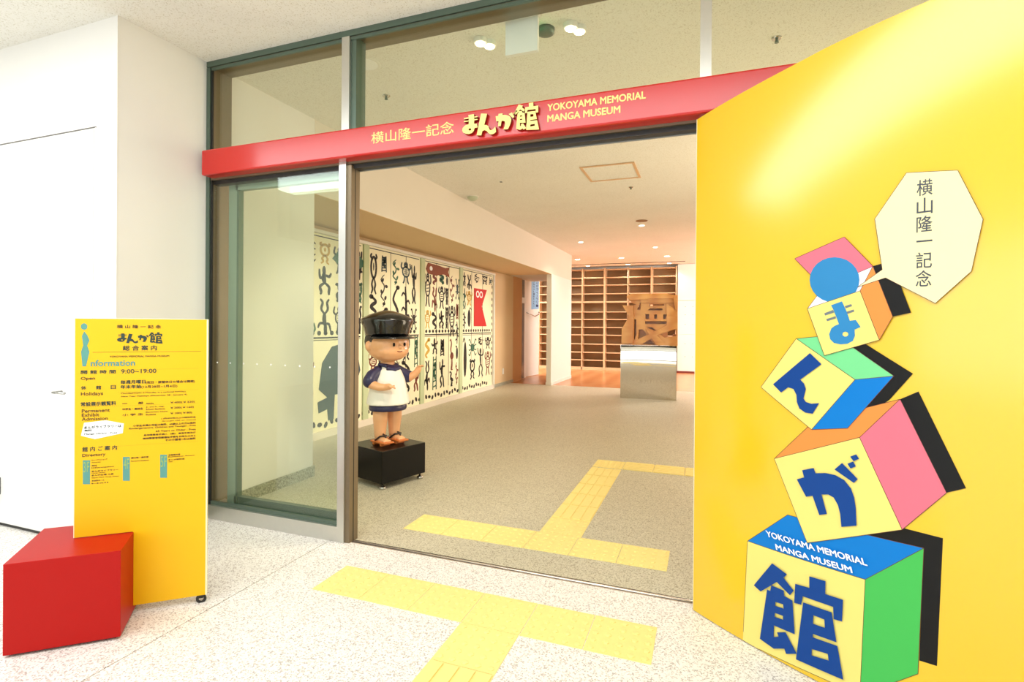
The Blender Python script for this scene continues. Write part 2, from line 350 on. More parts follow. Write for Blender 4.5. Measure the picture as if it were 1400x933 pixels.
PANEL_GLYPH = {'kan': [([(0.4384, 0.4167), (0.5042, 0.3946), (0.4894, 0.3743), (0.533, 0.3374), (0.5173, 0.3115), (0.4596, 0.3438), (0.4324, 0.3167), (0.3862, 0.2708), (0.3531, 0.2845)], []), ([(0.4352, 0.3191), (0.4912, 0.3197), (0.4927, 0.2976), (0.5283, 0.2937), (0.539, 0.1558), (0.4491, 0.1498), (0.4482, 0.0984), (0.4697, 0.1118), (0.4629, 0.1268), (0.5005, 0.1453), (0.5479, 0.0779), (0.5033, 0.0546), (0.4953, 0.0725), (0.4486, 0.0484), (0.3845, 0.0589), (0.4166, 0.2926), (0.4306, 0.2926)], [[(0.4549, 0.2549), (0.4884, 0.2599), (0.4905, 0.2426), (0.4531, 0.2375)], [(0.4527, 0.2063), (0.4888, 0.21), (0.489, 0.1937), (0.4514, 0.1892)]]), ([(0.5958, 0.4232), (0.6583, 0.4282), (0.6576, 0.3759), (0.7223, 0.3801), (0.7193, 0.2934), (0.6892, 0.2894), (0.6872, 0.3369), (0.5705, 0.3298), (0.5647, 0.2919), (0.5353, 0.2872), (0.5391, 0.3688), (0.5962, 0.3752)], []), ([(0.572, 0.3052), (0.6818, 0.3127), (0.7004, 0.2024), (0.6121, 0.1932), (0.611, 0.179), (0.7038, 0.1891), (0.7259, 0.0671), (0.5449, 0.0534)], [[(0.6132, 0.2703), (0.6551, 0.272), (0.657, 0.2393), (0.6117, 0.2347)], [(0.6085, 0.1291), (0.6692, 0.1403), (0.6722, 0.1156), (0.6075, 0.1025)]])], 'ga': [([(0.5633, 0.8533), (0.6092, 0.8731), (0.6164, 0.853), (0.654, 0.863), (0.6905, 0.863), (0.7233, 0.8509), (0.7464, 0.824), (0.7582, 0.7916), (0.7637, 0.752), (0.7668, 0.6854), (0.714, 0.6644), (0.7098, 0.7128), (0.7014, 0.7465), (0.6857, 0.7723), (0.6661, 0.7793), (0.6404, 0.7725), (0.6611, 0.6998), (0.6324, 0.687), (0.6054, 0.7581), (0.5802, 0.747), (0.5419, 0.81), (0.5716, 0.8255)], []), ([(0.7147, 0.9165), (0.7695, 0.8661), (0.7562, 0.8482), (0.6876, 0.8847)], []), ([(0.7636, 0.9603), (0.7735, 0.9448), (0.7545, 0.932), (0.7428, 0.9473)], []), ([(0.7534, 0.9306), (0.7629, 0.9132), (0.7442, 0.9015), (0.7335, 0.9175)], [])], 'n': [([(0.5908, 1.3433), (0.6356, 1.3), (0.5523, 1.2304), (0.5683, 1.2147), (0.5756, 1.1934), (0.5664, 1.1531), (0.5761, 1.1396), (0.5972, 1.135), (0.6279, 1.1412), (0.6031, 1.0945), (0.5741, 1.0953), (0.55, 1.1092), (0.5391, 1.135), (0.5373, 1.1646), (0.5248, 1.1881), (0.5023, 1.1933), (0.4718, 1.1673), (0.4357, 1.1993)], [])], 'ma': [([(0.6694, 1.5385), (0.7089, 1.553), (0.7165, 1.5356), (0.7255, 1.5141), (0.7376, 1.4763), (0.7578, 1.4795), (0.7745, 1.4521), (0.7544, 1.4422), (0.7554, 1.4179), (0.7484, 1.3982), (0.7295, 1.3862), (0.7058, 1.3831), (0.6815, 1.388), (0.6675, 1.4026), (0.6636, 1.4227), (0.6717, 1.4463), (0.684, 1.4564), (0.6991, 1.4631), (0.6882, 1.4947), (0.6773, 1.5232)], [[(0.733, 1.424), (0.7311, 1.4182), (0.7258, 1.4145), (0.7192, 1.4143), (0.7138, 1.4178), (0.7117, 1.4236), (0.7137, 1.4294), (0.7191, 1.4331), (0.7256, 1.4332), (0.731, 1.4297)]]), ([(0.6447, 1.507), (0.6773, 1.5199), (0.682, 1.5098), (0.6479, 1.4975)], []), ([(0.6518, 1.4832), (0.6867, 1.4947), (0.6883, 1.4857), (0.6559, 1.4748)], []), ([(0.7195, 1.5339), (0.742, 1.5415), (0.745, 1.5333), (0.7225, 1.5256)], []), ([(0.7256, 1.5118), (0.7503, 1.5202), (0.7524, 1.512), (0.7286, 1.5032)], [])]}
PANEL_ART = [('black', [(0.7912, 0.6572), (0.9115, 0.7197), (1.0275, 0.7181), (1.0144, 0.2653), (0.9644, 0.2602), (0.9738, 0.6622)], 0), ('blue', [(0.3155, 0.4695), (0.5006, 0.6466), (0.9746, 0.6664), (0.7955, 0.4866)], 1), ('green', [(0.7955, 0.4866), (0.9746, 0.6664), (0.9612, 0.2111), (0.7814, 0.0375)], 1), ('cream', [(0.3155, 0.4695), (0.7955, 0.4866), (0.7814, 0.0375), (0.2963, 0.001)], 1), ('black', [(0.9013, 1.1888), (0.9553, 1.2225), (1.0876, 0.907), (1.0365, 0.8791)], 0), ('black', [(0.6827, 1.4197), (0.7428, 1.4197), (0.9386, 1.2852), (0.8689, 1.1838), (0.7316, 1.0558), (0.8821, 1.2723)], 0), ('orange', [(0.4414, 0.8746), (0.6098, 1.0678), (0.9013, 1.1888), (0.7728, 1.0265)], 1), ('pink', [(0.7728, 1.0265), (0.9013, 1.1888), (1.0365, 0.8791), (0.9113, 0.7135)], 1), ('cream', [(0.4414, 0.8746), (0.7728, 1.0265), (0.9113, 0.7135), (0.5843, 0.5562)], 1), ('mint', [(0.5328, 1.4016), (0.6843, 1.4197), (0.8821, 1.2723), (0.7558, 1.2482)], 1), ('blue', [(0.7558, 1.2482), (0.8821, 1.2723), (0.7316, 1.0558), (0.5981, 1.0283)], 1), ('cream', [(0.5328, 1.4016), (0.7558, 1.2482), (0.5981, 1.0283), (0.3773, 1.1804)], 1), ('black', [(0.8129, 1.6833), (0.8704, 1.698), (0.9322, 1.5052), (0.8775, 1.4916)], 0), ('pink', [(0.5238, 1.7397), (0.7144, 1.8065), (0.8134, 1.6824), (0.6388, 1.6111)], 1), ('white', [(0.6388, 1.6111), (0.8134, 1.6824), (0.7713, 1.5917), (0.5781, 1.5269)], 1), ('blob', [(0.7687, 1.6339), (0.766, 1.6114), (0.7577, 1.5907), (0.7442, 1.573), (0.7263, 1.5596), (0.705, 1.5514), (0.6817, 1.549), (0.6578, 1.5528), (0.6351, 1.5628), (0.6151, 1.5782), (0.5995, 1.5982), (0.5895, 1.6213), (0.5859, 1.6458), (0.5891, 1.6698), (0.5987, 1.6916), (0.614, 1.7096), (0.6337, 1.7224), (0.6564, 1.7294), (0.6802, 1.7301), (0.7036, 1.7247), (0.725, 1.7138), (0.7432, 1.698), (0.757, 1.6786), (0.7656, 1.6568)], 0), ('orange', [(0.8129, 1.6833), (0.8775, 1.4916), (0.836, 1.404), (0.7713, 1.5917)], 1), ('cream', [(0.5781, 1.5269), (0.7713, 1.5917), (0.836, 1.404), (0.6461, 1.3361)], 1), ('balloon', [(0.9155, 2.0136), (1.0588, 1.9915), (1.1249, 1.8141), (1.0969, 1.6431), (1.0019, 1.537), (0.8542, 1.6362), (0.7625, 1.6063), (0.8435, 1.6676), (0.818, 1.8608)], 1)]
BALLOON_TEXT = [('横', (0.9687, 1.9498), 0.0228, 0.0287), ('山', (0.9692, 1.8846), 0.0228, 0.0287), ('隆', (0.9689, 1.8203), 0.0228, 0.0287), ('一', (0.9691, 1.7596), 0.0228, 0.0287), ('記', (0.9686, 1.6919), 0.0228, 0.0287), ('念', (0.968, 1.6268), 0.0228, 0.0287)]
BOX_TEXT = [('YOKOYAMA MEMORIAL', (0.4141, 0.5186), (0.8046, 0.5362), (0.4077, 0.5423)), ('MANGA MUSEUM', (0.4572, 0.4761), (0.7543, 0.49), (0.452, 0.4985))]
BOARD_TEXT = [('横 山 隆 一 記 念', 0.1674, 0.3524, 1.42, 1.437, 'b'), ('総 合 案 内', 0.1922, 0.3347, 1.31, 1.335, 'd'), ('YOKOYAMA MEMORIAL MANGA MUSEUM', 0.1383, 0.3886, 1.277, 1.285, 'b'), ('nformation', 0.0624, 0.2425, 1.235, 1.264, 't'), ('開 館 時 間', 0.0234, 0.1631, 1.198, 1.216, 'd'), ('9:00~19:00', 0.1858, 0.3333, 1.197, 1.217, 'd'), ('Open', 0.0234, 0.0794, 1.166, 1.184, 'b'), ('毎週月曜日', 0.1836, 0.2872, 1.145, 1.163, 'd'), ('(祝日・振替休日の場合は開館)', 0.2893, 0.5021, 1.141, 1.156, 'b'), ('休   館   日', 0.0241, 0.1638, 1.122, 1.14, 'd'), ('年末年始', 0.1836, 0.2694, 1.121, 1.139, 'd'), ('(12月28日~1月4日)', 0.2708, 0.4248, 1.119, 1.134, 'b'), ('Holidays', 0.0241, 0.112, 1.089, 1.11, 'b'), ('Monday(Open if Monday is a national holiday)', 0.1858, 0.4616, 1.094, 1.102, 'b'), ('New Year Holidays (December 28 - January 4)', 0.1865, 0.4673, 1.078, 1.086, 'b'), ('常設展示観覧料', 0.0241, 0.1652, 1.042, 1.062, 'd'), ('Permanent', 0.0277, 0.1397, 1.011, 1.027, 'b'), ('Exhibit', 0.0277, 0.0972, 0.991, 1.007, 'b'), ('Admission', 0.0277, 0.1319, 0.972, 0.987, 'b'), ('一    般', 0.1914, 0.278, 1.042, 1.054, 'b'), ('Adults', 0.29, 0.3227, 1.04, 1.048, 'b'), ('￥400(￥320)', 0.3957, 0.5027, 1.037, 1.049, 'b'), ('中学生・高校生', 0.1922, 0.278, 1.014, 1.025, 'b'), ('Jr. and Sr. High', 0.29, 0.368, 1.022, 1.029, 'b'), ('School Students', 0.29, 0.3716, 1.011, 1.018, 'b'), ('￥200(￥160)', 0.3957, 0.4985, 1.01, 1.022, 'b'), ('小 学 生', 0.1922, 0.2786, 0.986, 0.997, 'b'), ('Elementary School', 0.29, 0.3822, 0.996, 1.003, 'b'), ('Students', 0.29, 0.3326, 0.984, 0.992, 'b'), ('￥100(￥80)', 0.3957, 0.4907, 0.982, 0.994, 'b'), ('( )内は20名以上の団体料金', 0.356, 0.5077, 0.96, 0.969, 'b'), ('Groups (20 or more)', 0.3588, 0.5077, 0.948, 0.954, 'b'), ('小学生未満の児童は無料、65歳以上の方は無料', 0.2361, 0.5077, 0.93, 0.94, 'b'), ('Kindergarteners, Children and Younger : Free', 0.2199, 0.5077, 0.916, 0.926, 'b'), ('65 Years or Older : Free', 0.3326, 0.5077, 0.898, 0.907, 'b'), ('身体障害者手帳(1、2級)、療育手帳及び', 0.2808, 0.5077, 0.88, 0.89, 'b'), ('精神障害者保健福祉手帳をお持ちの方と', 0.278, 0.5077, 0.864, 0.874, 'b'), ('その介護者1名は無料', 0.3744, 0.5077, 0.849, 0.86, 'b'), ('まんがライブラリーは', 0.0383, 0.1872, 0.932, 0.946, 'd'), ('無料', 0.0383, 0.0674, 0.919, 0.929, 'd'), ('Manga Library : Free', 0.0383, 0.1702, 0.901, 0.91, 'd'), ('館 内 ご 案 内', 0.0305, 0.1702, 0.822, 0.844, 'd'), ('Directory', 0.0305, 0.1234, 0.793, 0.811, 'b'), ('3F', 0.0355, 0.0589, 0.722, 0.772, 'g'), ('4F', 0.1978, 0.2213, 0.723, 0.775, 'g'), ('5F', 0.3546, 0.3801, 0.72, 0.773, 'g'), ('ミュージアムショップ', 0.0681, 0.1305, 0.775, 0.782, 'b'), ('Museum Shop', 0.0681, 0.1042, 0.764, 0.769, 'b'), ('受付', 0.0681, 0.0886, 0.748, 0.755, 'b'), ('Information', 0.0681, 0.1581, 0.738, 0.744, 'b'), ('まんがライブラリー', 0.0688, 0.1758, 0.72, 0.728, 'b'), ('Manga Library', 0.0688, 0.1241, 0.712, 0.717, 'b'), ('まんが広場 工房', 0.0688, 0.156, 0.7, 0.708, 'b'), ('Open Plaza Manga Room', 0.0688, 0.178, 0.689, 0.694, 'b'), ('多目的ホール', 0.0688, 0.1199, 0.674, 0.681, 'b'), ('Hall', 0.0688, 0.1347, 0.662, 0.667, 'b'), ('横山隆一展示室', 0.2291, 0.3021, 0.772, 0.78, 'b'), ('Permanent Exhibition', 0.2291, 0.3042, 0.757, 0.762, 'b'), ('企画展示室', 0.3879, 0.4396, 0.774, 0.782, 'b'), ('Exhibition Room', 0.3879, 0.5035, 0.766, 0.771, 'b'), ('まんが資料室', 0.3879, 0.4588, 0.75, 0.757, 'b'), ('Archive', 0.3886, 0.4063, 0.741, 0.746, 'b')]
BOARD_BALLOON = [(0.0369, 0.962), (0.1248, 0.969), (0.1978, 0.949), (0.1936, 0.902), (0.0808, 0.88), (0.0248, 0.9)]
BOARD_FIGURE = [[(0.0475, 1.428), (0.0475, 1.422), (0.0447, 1.416), (0.0397, 1.413), (0.0355, 1.412), (0.0305, 1.413), (0.0262, 1.416), (0.0227, 1.421), (0.022, 1.428), (0.0227, 1.434), (0.0255, 1.439), (0.0298, 1.442), (0.0347, 1.444), (0.0397, 1.442), (0.0439, 1.439), (0.0475, 1.434)], [(0.0355, 1.405), (0.0483, 1.385), (0.0567, 1.361), (0.0475, 1.336), (0.0567, 1.305), (0.0433, 1.235), (0.0291, 1.235), (0.0234, 1.306), (0.0319, 1.337), (0.0262, 1.381)]]
BOARD_BARS = [[(0.0326, 0.781), (0.0617, 0.779), (0.0617, 0.662), (0.0333, 0.665)], [(0.1943, 0.784), (0.2233, 0.782), (0.2241, 0.663), (0.195, 0.666)], [(0.3518, 0.783), (0.3822, 0.78), (0.3822, 0.663), (0.3524, 0.666)]]
BOARD_LOGO = [(0.1581, 1.345), (0.3624, 1.41)]
BAND = {'name': [(-1.989, 2.597), (-1.41, 2.593), (-1.989, 2.671)], 'logo': [(-1.363, 2.564), (-0.876, 2.548), (-1.364, 2.718), (-0.877, 2.701)], 'e1': [(-0.833, 2.642), (-0.304, 2.628), (-0.834, 2.682)], 'e2': [(-0.833, 2.585), (-0.435, 2.57), (-0.833, 2.623)]}
# ------------------------------------------------------------------ the setting
CH = 3.39                      # ceiling height
XL = -3.5                      # plane of the entrance's left return wall
FY = 2.89                      # front of the glazed facade

o = MB()
o.box(-9, -8, -0.25, 4.2, 17.5, -0.012); o.box(-9, 12.3, -0.012, -4.6, 17.5, 0.0)
floor = obj('floor', MB().box(-9, -8, -0.25, 4.2, 17.5, -0.010), m_joint, kind='structure')
xs = [-9, -6.9, -4.7, -2.35, 1.2, 4.2]; ys = [-8, -5.6, -3.2, -0.8, 2.90]
for i in range(len(xs)-1):
    for j in range(len(ys)-1):
        if ys[j+1] > 2.5:
            obj('slab', MB().box(xs[i]+.003, ys[j]+.003, -.03, xs[i+1]-.003, ys[j+1]-.003, 0), m_terr, floor)
        else:
            obj('slab', MB().box(xs[i]+.003, ys[j]+.003, -.03, xs[i+1]-.003, ys[j+1]-.003, 0), m_terr, floor)
for a, b in [(-3.5, 1.2), (1.2, 4.2)]: obj('slab', MB().box(a+.002, 2.945, -.03, b-.002, 4.03, 0), m_terri, floor)
for y0, y1 in [(4.03, 8.2), (8.2, 12.3)]:
    for a, b in [(-4.6, 1.2), (1.2, 4.2)]:
        obj('slab', MB().box(a+.0005, y0+.0005, -.03, b-.0005, y1-.0005, 0), m_terri, floor)
obj('wood_flooring', MB().box(-8, 12.303, -.03, 4.2, 17.4, 0.0), m_woodf, floor)

def tile_mb(kind):
    m = MB(); m.box(.002, .002, -.004, .298, .298, .0025)
    if kind == 'dots':
        for i in range(5):
            for j in range(5):
                c = (.03+.06*i, .03+.06*j)
                m.lathe([(.0165, .0024), (.0155, .0055), (.009, .0072)], (c[0], c[1], 0), n=6)
    else:
        for i in range(4):
            y = .0375+.075*i
            m.box(.012, y-.031, .0025, .288, y+.031, .0085)
    return m
dots_me = tile_mb('dots').mesh('tactile_tile'); dots_me.materials.append(m_tact)
bars_me = tile_mb('bars').mesh('tactile_tile'); bars_me.materials.append(m_tact)
def tactile(x, y, kind='dots', turn=False):
    t = bpy.data.objects.new('tactile_tile', dots_me if kind == 'dots' else bars_me); COL.objects.link(t); t.parent = floor
    if turn: t.location = (x+.3, y, .0005); t.rotation_euler = (0, 0, PI/2)
    else: t.location = (x, y, .0005)
for i in range(6): tactile(-2.008+.3*i, 2.31)
tactile(-1.108, 2.01)
for k in range(7): tactile(-1.108, 1.71-.3*k, 'bars', True)
for i in range(6): tactile(-2.006+.3*i, 3.225)
tactile(-1.088, 3.525)
for k in range(5): tactile(-1.088, 3.825+.3*k, 'bars', True)
tactile(-1.088, 5.325+.03)
for k in range(12): tactile(-.788+.3*k, 5.325+.03, 'bars')

ceiling = obj('ceiling', MB().box(-9, -8, CH, 4.2, 17.5, CH+.15), m_ceil, kind='structure')
obj('ceiling_track', MB().box(-5.5, 16.42, CH-.012, -.6, 16.46, CH), m_track, ceiling)

# solid block between the outer hall and the alcove: its faces are the left return wall and the wall with the flush door
wl = obj('wall_left', MB().box(-9, 2.25, 0, XL, 4.03, CH), m_wall, kind='structure')
obj('corner_bead', MB().box(XL-.004, 2.247, 0, XL+.002, 2.253, CH), m_wall, wl)
obj('baseboard_left', MB().box(XL-.01, 2.26, 0, XL+.012, FY-.01, .10), m_gran, kind='structure')
obj('baseboard_entrance', MB().box(XL-.01, 2.96, 0, XL+.014, 4.045, .10), m_gran, kind='structure')
m_alc = mat('alcove_warm_shade', (222, 194, 152), 0.8, var=0.02, scale=4)  # dim warm light of the alcove put into the wall colour
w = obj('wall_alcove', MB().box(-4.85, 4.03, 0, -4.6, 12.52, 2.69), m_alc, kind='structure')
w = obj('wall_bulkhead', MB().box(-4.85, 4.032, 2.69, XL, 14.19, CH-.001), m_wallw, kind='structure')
obj('soffit', MB().box(-4.6, 4.034, 2.684, XL, 12.2, 2.69), m_alc, w)  # thin sheet that carries the alcove's painted shade under the bulkhead
obj('wall_plate', MB().box(XL-.001, 3.08, 2.28, XL+.012, 3.14, 2.46), m_fixture, wl)
obj('wall_outlet', MB().box(-4.602, 11.78, .26, -4.59, 11.88, .40), m_fixture, bpy.data.objects['wall_alcove'])
w = obj('wall_library', MB().box(-3.62, 12.2, 0, XL, 14.19, 2.69), m_wall, kind='structure')
obj('baseboard_library', MB().box(-3.63, 12.19, 0, XL+.012, 14.2, .07), m_fixture, kind='structure')
obj('baseboard_alcove', MB().box(-4.62, 11.1, 0, -4.585, 12.52, .07), m_gran, kind='structure')
obj('wall_jamb', MB().box(-4.85, 12.52, 0, -4.6, 13.2, CH), m_jamb, kind='structure')
obj('wall_reading_room', MB().box(-8.2, 12.4, 0, -8.0, 17.4, CH), m_wall, kind='structure')
obj('wall_back', MB().box(-9, 17.42, 0, 4.2, 17.6, CH), m_wall, kind='structure')
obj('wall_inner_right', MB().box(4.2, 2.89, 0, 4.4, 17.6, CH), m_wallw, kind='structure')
obj('wall_outer_right', MB().box(4.2, -8, 0, 4.4, 2.89, CH), m_wall, kind='structure')
obj('wall_outer_left', MB().box(-9.2, -8, 0, -9, 2.89, CH), m_wall, kind='structure')
obj('wall_front', MB().box(.9, FY+.02, 0, 4.2, FY+.2, 2.5), m_wall, kind='structure')
# rear of the outer hall: glazed front with columns, seen only in reflections
rw = setting('window_5', (-2.4, -8, 0))
for i in range(11): obj('mullion', MB().box(-9+1.32*i-.03, -8.1, 0, -9+1.32*i+.03, -8.0, CH), m_alu, rw)
obj('frame', MB().box(-9, -8.1, 0, 4.2, -8.0, .2), m_alu, rw); obj('frame', MB().box(-9, -8.1, CH-.15, 4.2, -8.0, CH), m_alu, rw)

# white panel wall at the far end, right of the shelving
pw = setting('wall_panelled', (0, 17.2, 0))
for z0, z1 in [(.06, 1.2), (1.205, 2.245), (2.255, 3.38)]:
    for x0 in [-.84, .56, 1.96]:
        b = MB().box(x0, 17.12, z0, x0+1.395, 17.3, z1); obj('panel', b, m_wall, pw)
dots = MB()
for i in range(14):
    for z in (.5, .85, 1.5, 1.75, 2.0): dots.lathe([(.012, -.006), (.012, .001)], (0, 0, 0), n=6)
dots = MB()
for i in range(10):
    for z in (.5, .9, 1.5, 1.8, 2.05): dots.box(-.62+.22*i, 17.112, z, -.60+.22*i, 17.122, z+.02)
o = obj('peg_hole', dots, m_joint, pw, kind='stuff')
obj('baseboard_back', MB().box(-.85, 17.09, 0, 4.2, 17.13, .06), mat('dark_red_base', (120, 50, 40), 0.5), kind='structure')

# flush door in the left wall
d = setting('door_1', (-4.2, 2.25, 0))
obj('leaf', MB().box(-4.9, 2.243, .02, -3.72, 2.26, 2.70), m_wall, d)
b = MB().box(-5.0, 2.2455, 2.706, -3.70, 2.252, 2.712); obj('gap', b, mat('seam_shadow_gap', (120, 116, 110), 0.8), d)
obj('side_gap', MB().box(-3.708, 2.2465, .0, -3.702, 2.252, 2.72), m_fixture, d)
obj('threshold_gap', MB().box(-4.9, 2.2415, .004, -3.72, 2.252, .018), m_track, d)
hb = MB().tube([(-4.02, 2.243, .985), (-4.02, 2.19, .985), (-3.9, 2.19, .985)], .008); obj('door_handle', hb, m_steel, d, smooth=True)
obj('floor_stop', MB().box(-4.76, 2.2, .22, -4.695, 2.245, .34), m_track, d)

# ------------------------------------------------------------------ glazed facade
fr = setting('trim_1', (XL, FY, 0))
obj('head_frame', MB().box(XL, FY, 3.345, 4.2, FY+.17, CH), m_brown, fr)
obj('head_bead', MB().box(XL, FY-.012, 3.35, 4.2, FY, CH), m_aludark, fr)
obj('head_bead', MB().box(XL+.04, FY-.004, 3.325, 4.2, FY+.01, 3.345), m_aludark, fr)
obj('jamb', MB().box(XL, FY, 0, XL+.045, FY+.17, 3.345), m_brown, fr)
obj('jamb_bead', MB().box(XL, FY-.012, 0, XL+.035, FY, 3.345), m_aludark, fr)
obj('jamb_bead', MB().box(XL+.035, FY-.002, 0.1, XL+.05, FY+.01, 3.345), m_track, fr)
obj('sill', MB().box(XL+.01, FY-.02, 0, -2.24, FY+.13, .10), m_alu, fr)
obj('sill_bead', MB().box(XL+.05, FY+.0, .10, -2.29, FY+.02, .125), m_aludark, fr)
# posts
obj('post', MB().box(-2.29, FY-.022, 0, -2.235, FY+.06, 2.53), m_alu, fr)
obj('post_edge', MB().box(-2.235, FY-.01, 0, -2.20, FY+.08, 2.50), m_brown, fr)
obj('post_gap', MB().box(-2.2005, FY+.03, 0, -2.1985, FY+.036, 2.50), m_track, fr)
obj('mullion', MB().box(-2.275, FY-.02, 2.70, -2.215, FY+.1, 3.345), m_alu, fr)
obj('mullion_bead', MB().box(-2.215, FY, 2.70, -2.175, FY+.1, 3.345), m_aludark, fr)
obj('mullion', MB().box(-.04, FY-.02, 2.5, .015, FY+.1, 3.345), m_alu, fr)
obj('post', MB().box(.02, FY+.05, 0, .10, FY+.15, 2.5), m_alu, fr)
# header box over the sliding doors
hd = setting('trim_2', (-1.7, FY, 2.5))
obj('header_track', MB().box(XL+.04, FY+.016, 2.482, 4.2, FY+.08, 2.66), m_track, hd)
obj('header_lip', MB().box(XL+.04, FY-.005, 2.508, 4.2, FY+.016, 2.53), m_brown, hd)
obj('header_line', MB().box(-2.20, FY+.076, 2.476, 0.9, FY+.082, 2.482), m_alu, hd)
# floor rail
m_rail = mat('pale_steel_rail', (226, 214, 200), 0.25, 0.8)
fl_ = setting('trim_3', (-1.1, FY, 0))
obj('rail', MB().tube([(-2.2, 2.921, -.001), (.9, 2.921, -.001)], .0085, 10), m_rail, fl_, smooth=True)
obj('rail_groove', MB().box(-2.2, 2.902, -.006, .9, 2.943, .0006), m_track, fl_)
obj('rail_edge', MB().box(-2.2, 2.898, -.006, .9, 2.904, .0015), m_rail, fl_)

def pane(win, x0, x1, z0, z1, y):
    return obj('pane', MB().box(x0, y, z0, x1, y+.008, z1), m_glass, win)
w1 = setting('window_1', (-2.85, FY, 0)); pane(w1, XL+.05, -2.27, .12, 2.50, FY+.02)
w2 = setting('window_2', (-2.85, FY, 2.7)); pane(w2, XL+.045, -2.27, 2.66, 3.345, FY+.03)
w3 = setting('window_3', (-1.1, FY, 2.7)); pane(w3, -2.18, -.04, 2.66, 3.345, FY+.03)
w4 = setting('window_4', (2.0, FY, 2.7)); pane(w4, .015, 4.2, 2.66, 3.345, FY+.03)
for i in range(9):
    obj('safety_dot', MB().lathe([(.006, 0), (.006, .001)], n=8), m_white, w1, origin=(0, 0, 0))
    q = COL.objects[-1]; q.parent = w1
    q.location = (-3.41+.128*i+2.85, .018, 1.155); q.rotation_euler = (PI/2, 0, 0)
# sliding leaf parked behind the fixed pane
sd = setting('door_2', (-2.75, FY+.09, 0))
Y0, Y1 = FY+.075, FY+.115
obj('stile', MB().box(-3.37, Y0, .03, -3.285, Y1, 2.49), m_leaf, sd)
obj('stile_bead', MB().box(-3.285, Y0-.004, .08, -3.268, Y1, 2.44), m_aludark, sd)
obj('top_rail', MB().box(-3.30, Y0, 2.44, -2.3, Y1, 2.49), m_leaf, sd)
obj('bottom_rail', MB().box(-3.30, Y0, .03, -2.3, Y1, .155), m_aludark, sd)
obj('pane', MB().box(-3.285, FY+.09, .15, -2.26, FY+.098, 2.44), m_glass, sd)

# red fascia band with its lettering
band = thing('fascia_band', 'long glossy red fascia band over the entrance with pale yellow museum lettering', 'sign', (-.2, 2.84, 2.52))
obj('body', MB().box(-3.455, 2.80, 2.522, 3.4, 2.90, 2.706), m_red, band, bevel=.012)
def bandT(p0, p1, h, y=2.80-.0015):
    return lambda u, v: (p0[0]+(p1[0]-p0[0])*u, y, p0[1]+(p1[1]-p0[1])*u+h*v)
for nm, txt, p0, p1, h, bo in [('museum_name_lettering', '横山隆一記念', (-1.989, 2.585), (-1.41, 2.583), .074, .004),
                          ('english_lettering', 'YOKOYAMA MEMORIAL', (-.833, 2.636), (-.304, 2.632), .038, -.035), ('english_lettering', 'MANGA MUSEUM', (-.833, 2.576), (-.435, 2.575), .038, -.035)]:
    mb = MB(); add_text(mb, txt, bandT(p0, p1, h), bo); obj(nm, mb, m_letter, band)
# heavy raised logo letters
def glyph_run(place, cells, depth_T, mb_front, mb_side, depth):
    for key, (u0, v0, du, dv) in cells:
        for outer, holes in GLYPH[key]:
            f = lambda pts: [(u0+du*p[0], v0+dv*p[1]) for p in pts]
            O = f(outer); H = [f(h) for h in holes]
            if mb_side is not None: mb_side.prism(O, H, lambda u, v, w: depth_T(u, v, w), depth)
            mb_front.prism(O, H, lambda u, v, w: depth_T(u, v, w+depth), .0008)
LOGO = [('ma', (-.02, -.08, .34, 1.02)), ('n', (.19, -.30, .33, 1.2)), ('ga', (.41, -.10, .36, 1.02)), ('kan', (.665, -.14, .38, 1.3))]
def logoT(x0, x1, z0, z1, y):
    return lambda u, v, w: (x0+(x1-x0)*u, y-w, z0+(z1-z0)*v)
f_, s_ = MB(), MB(); glyph_run(None, LOGO, logoT(-1.37, -.872, 2.557, 2.690, 2.80), f_, s_, .022)
lt = obj('logo_letter_sides', s_, m_letside, band); obj('logo_letters', f_, m_letter, band)

# ------------------------------------------------------------------ curved yellow wall board with the printed blocks
ARC = [(0.0, -.053, 2.835)]
_x, _y = -.053, 2.835
for i in range(800):
    th = -math.radians(43)+(i+.5)*.003/4; _x += .003*math.cos(th); _y += .003*math.sin(th); ARC.append(((i+1)*.003, _x, _y))
def arc(s):
    k = max(0, min(len(ARC)-2, int(s/.003))); t = (s-ARC[k][0])/.003
    th = -math.radians(43)+s/4
    return ARC[k][1]+(ARC[k+1][1]-ARC[k][1])*t, ARC[k][2]+(ARC[k+1][2]-ARC[k][2])*t, math.sin(th), -math.cos(th)
def arcT(s, z, w=0.0):
    x, y, nx, ny = arc(s); return (x+nx*w, y+ny*w, z)
TOPZ = [(0, 2.503), (.035, 2.508), (.21, 2.531), (.51, 2.566), (.635, 2.583), (.82, 2.602), (.96, 2.613), (1.4, 2.655), (2.3, 2.72)]
def topz(s):
    for (a, za), (b, zb) in zip(TOPZ, TOPZ[1:]):
        if s <= b: return za+(zb-za)*(s-a)/(b-a)
    return TOPZ[-1][1]
yp = thing('curved_display_wall', 'tall curved glossy yellow wall board printed with tumbling lettered blocks', 'display wall', (.2, 2.6, 0))
N = 75; vs = []; fs = []; bs = []; bf = []
for i in range(N+1):
    s = 2.25*i/N; h = topz(s)
    for k in range(6): vs.append(arcT(s, .004+(h-.004)*k/5, 0))
    bs += [arcT(s, .004, -.0005), arcT(s, h, -.0005), arcT(s, h, -.05), arcT(s, .004, -.05)]
for i in range(N):
    for k in range(5): a = 6*i+k; fs.append((a, a+6, a+7, a+1))
    for k in range(4): a = 4*i; bf.append((a+k, a+4+k, a+4+(k+1) % 4, a+(k+1) % 4))
bf += [(0, 1, 2, 3), (4*N+3, 4*N+2, 4*N+1, 4*N)]
body = obj('front_sheet', MB().add(vs, fs), m_yelp, yp, smooth=True)
obj('board', MB().add(bs, bf), m_yelp, yp)
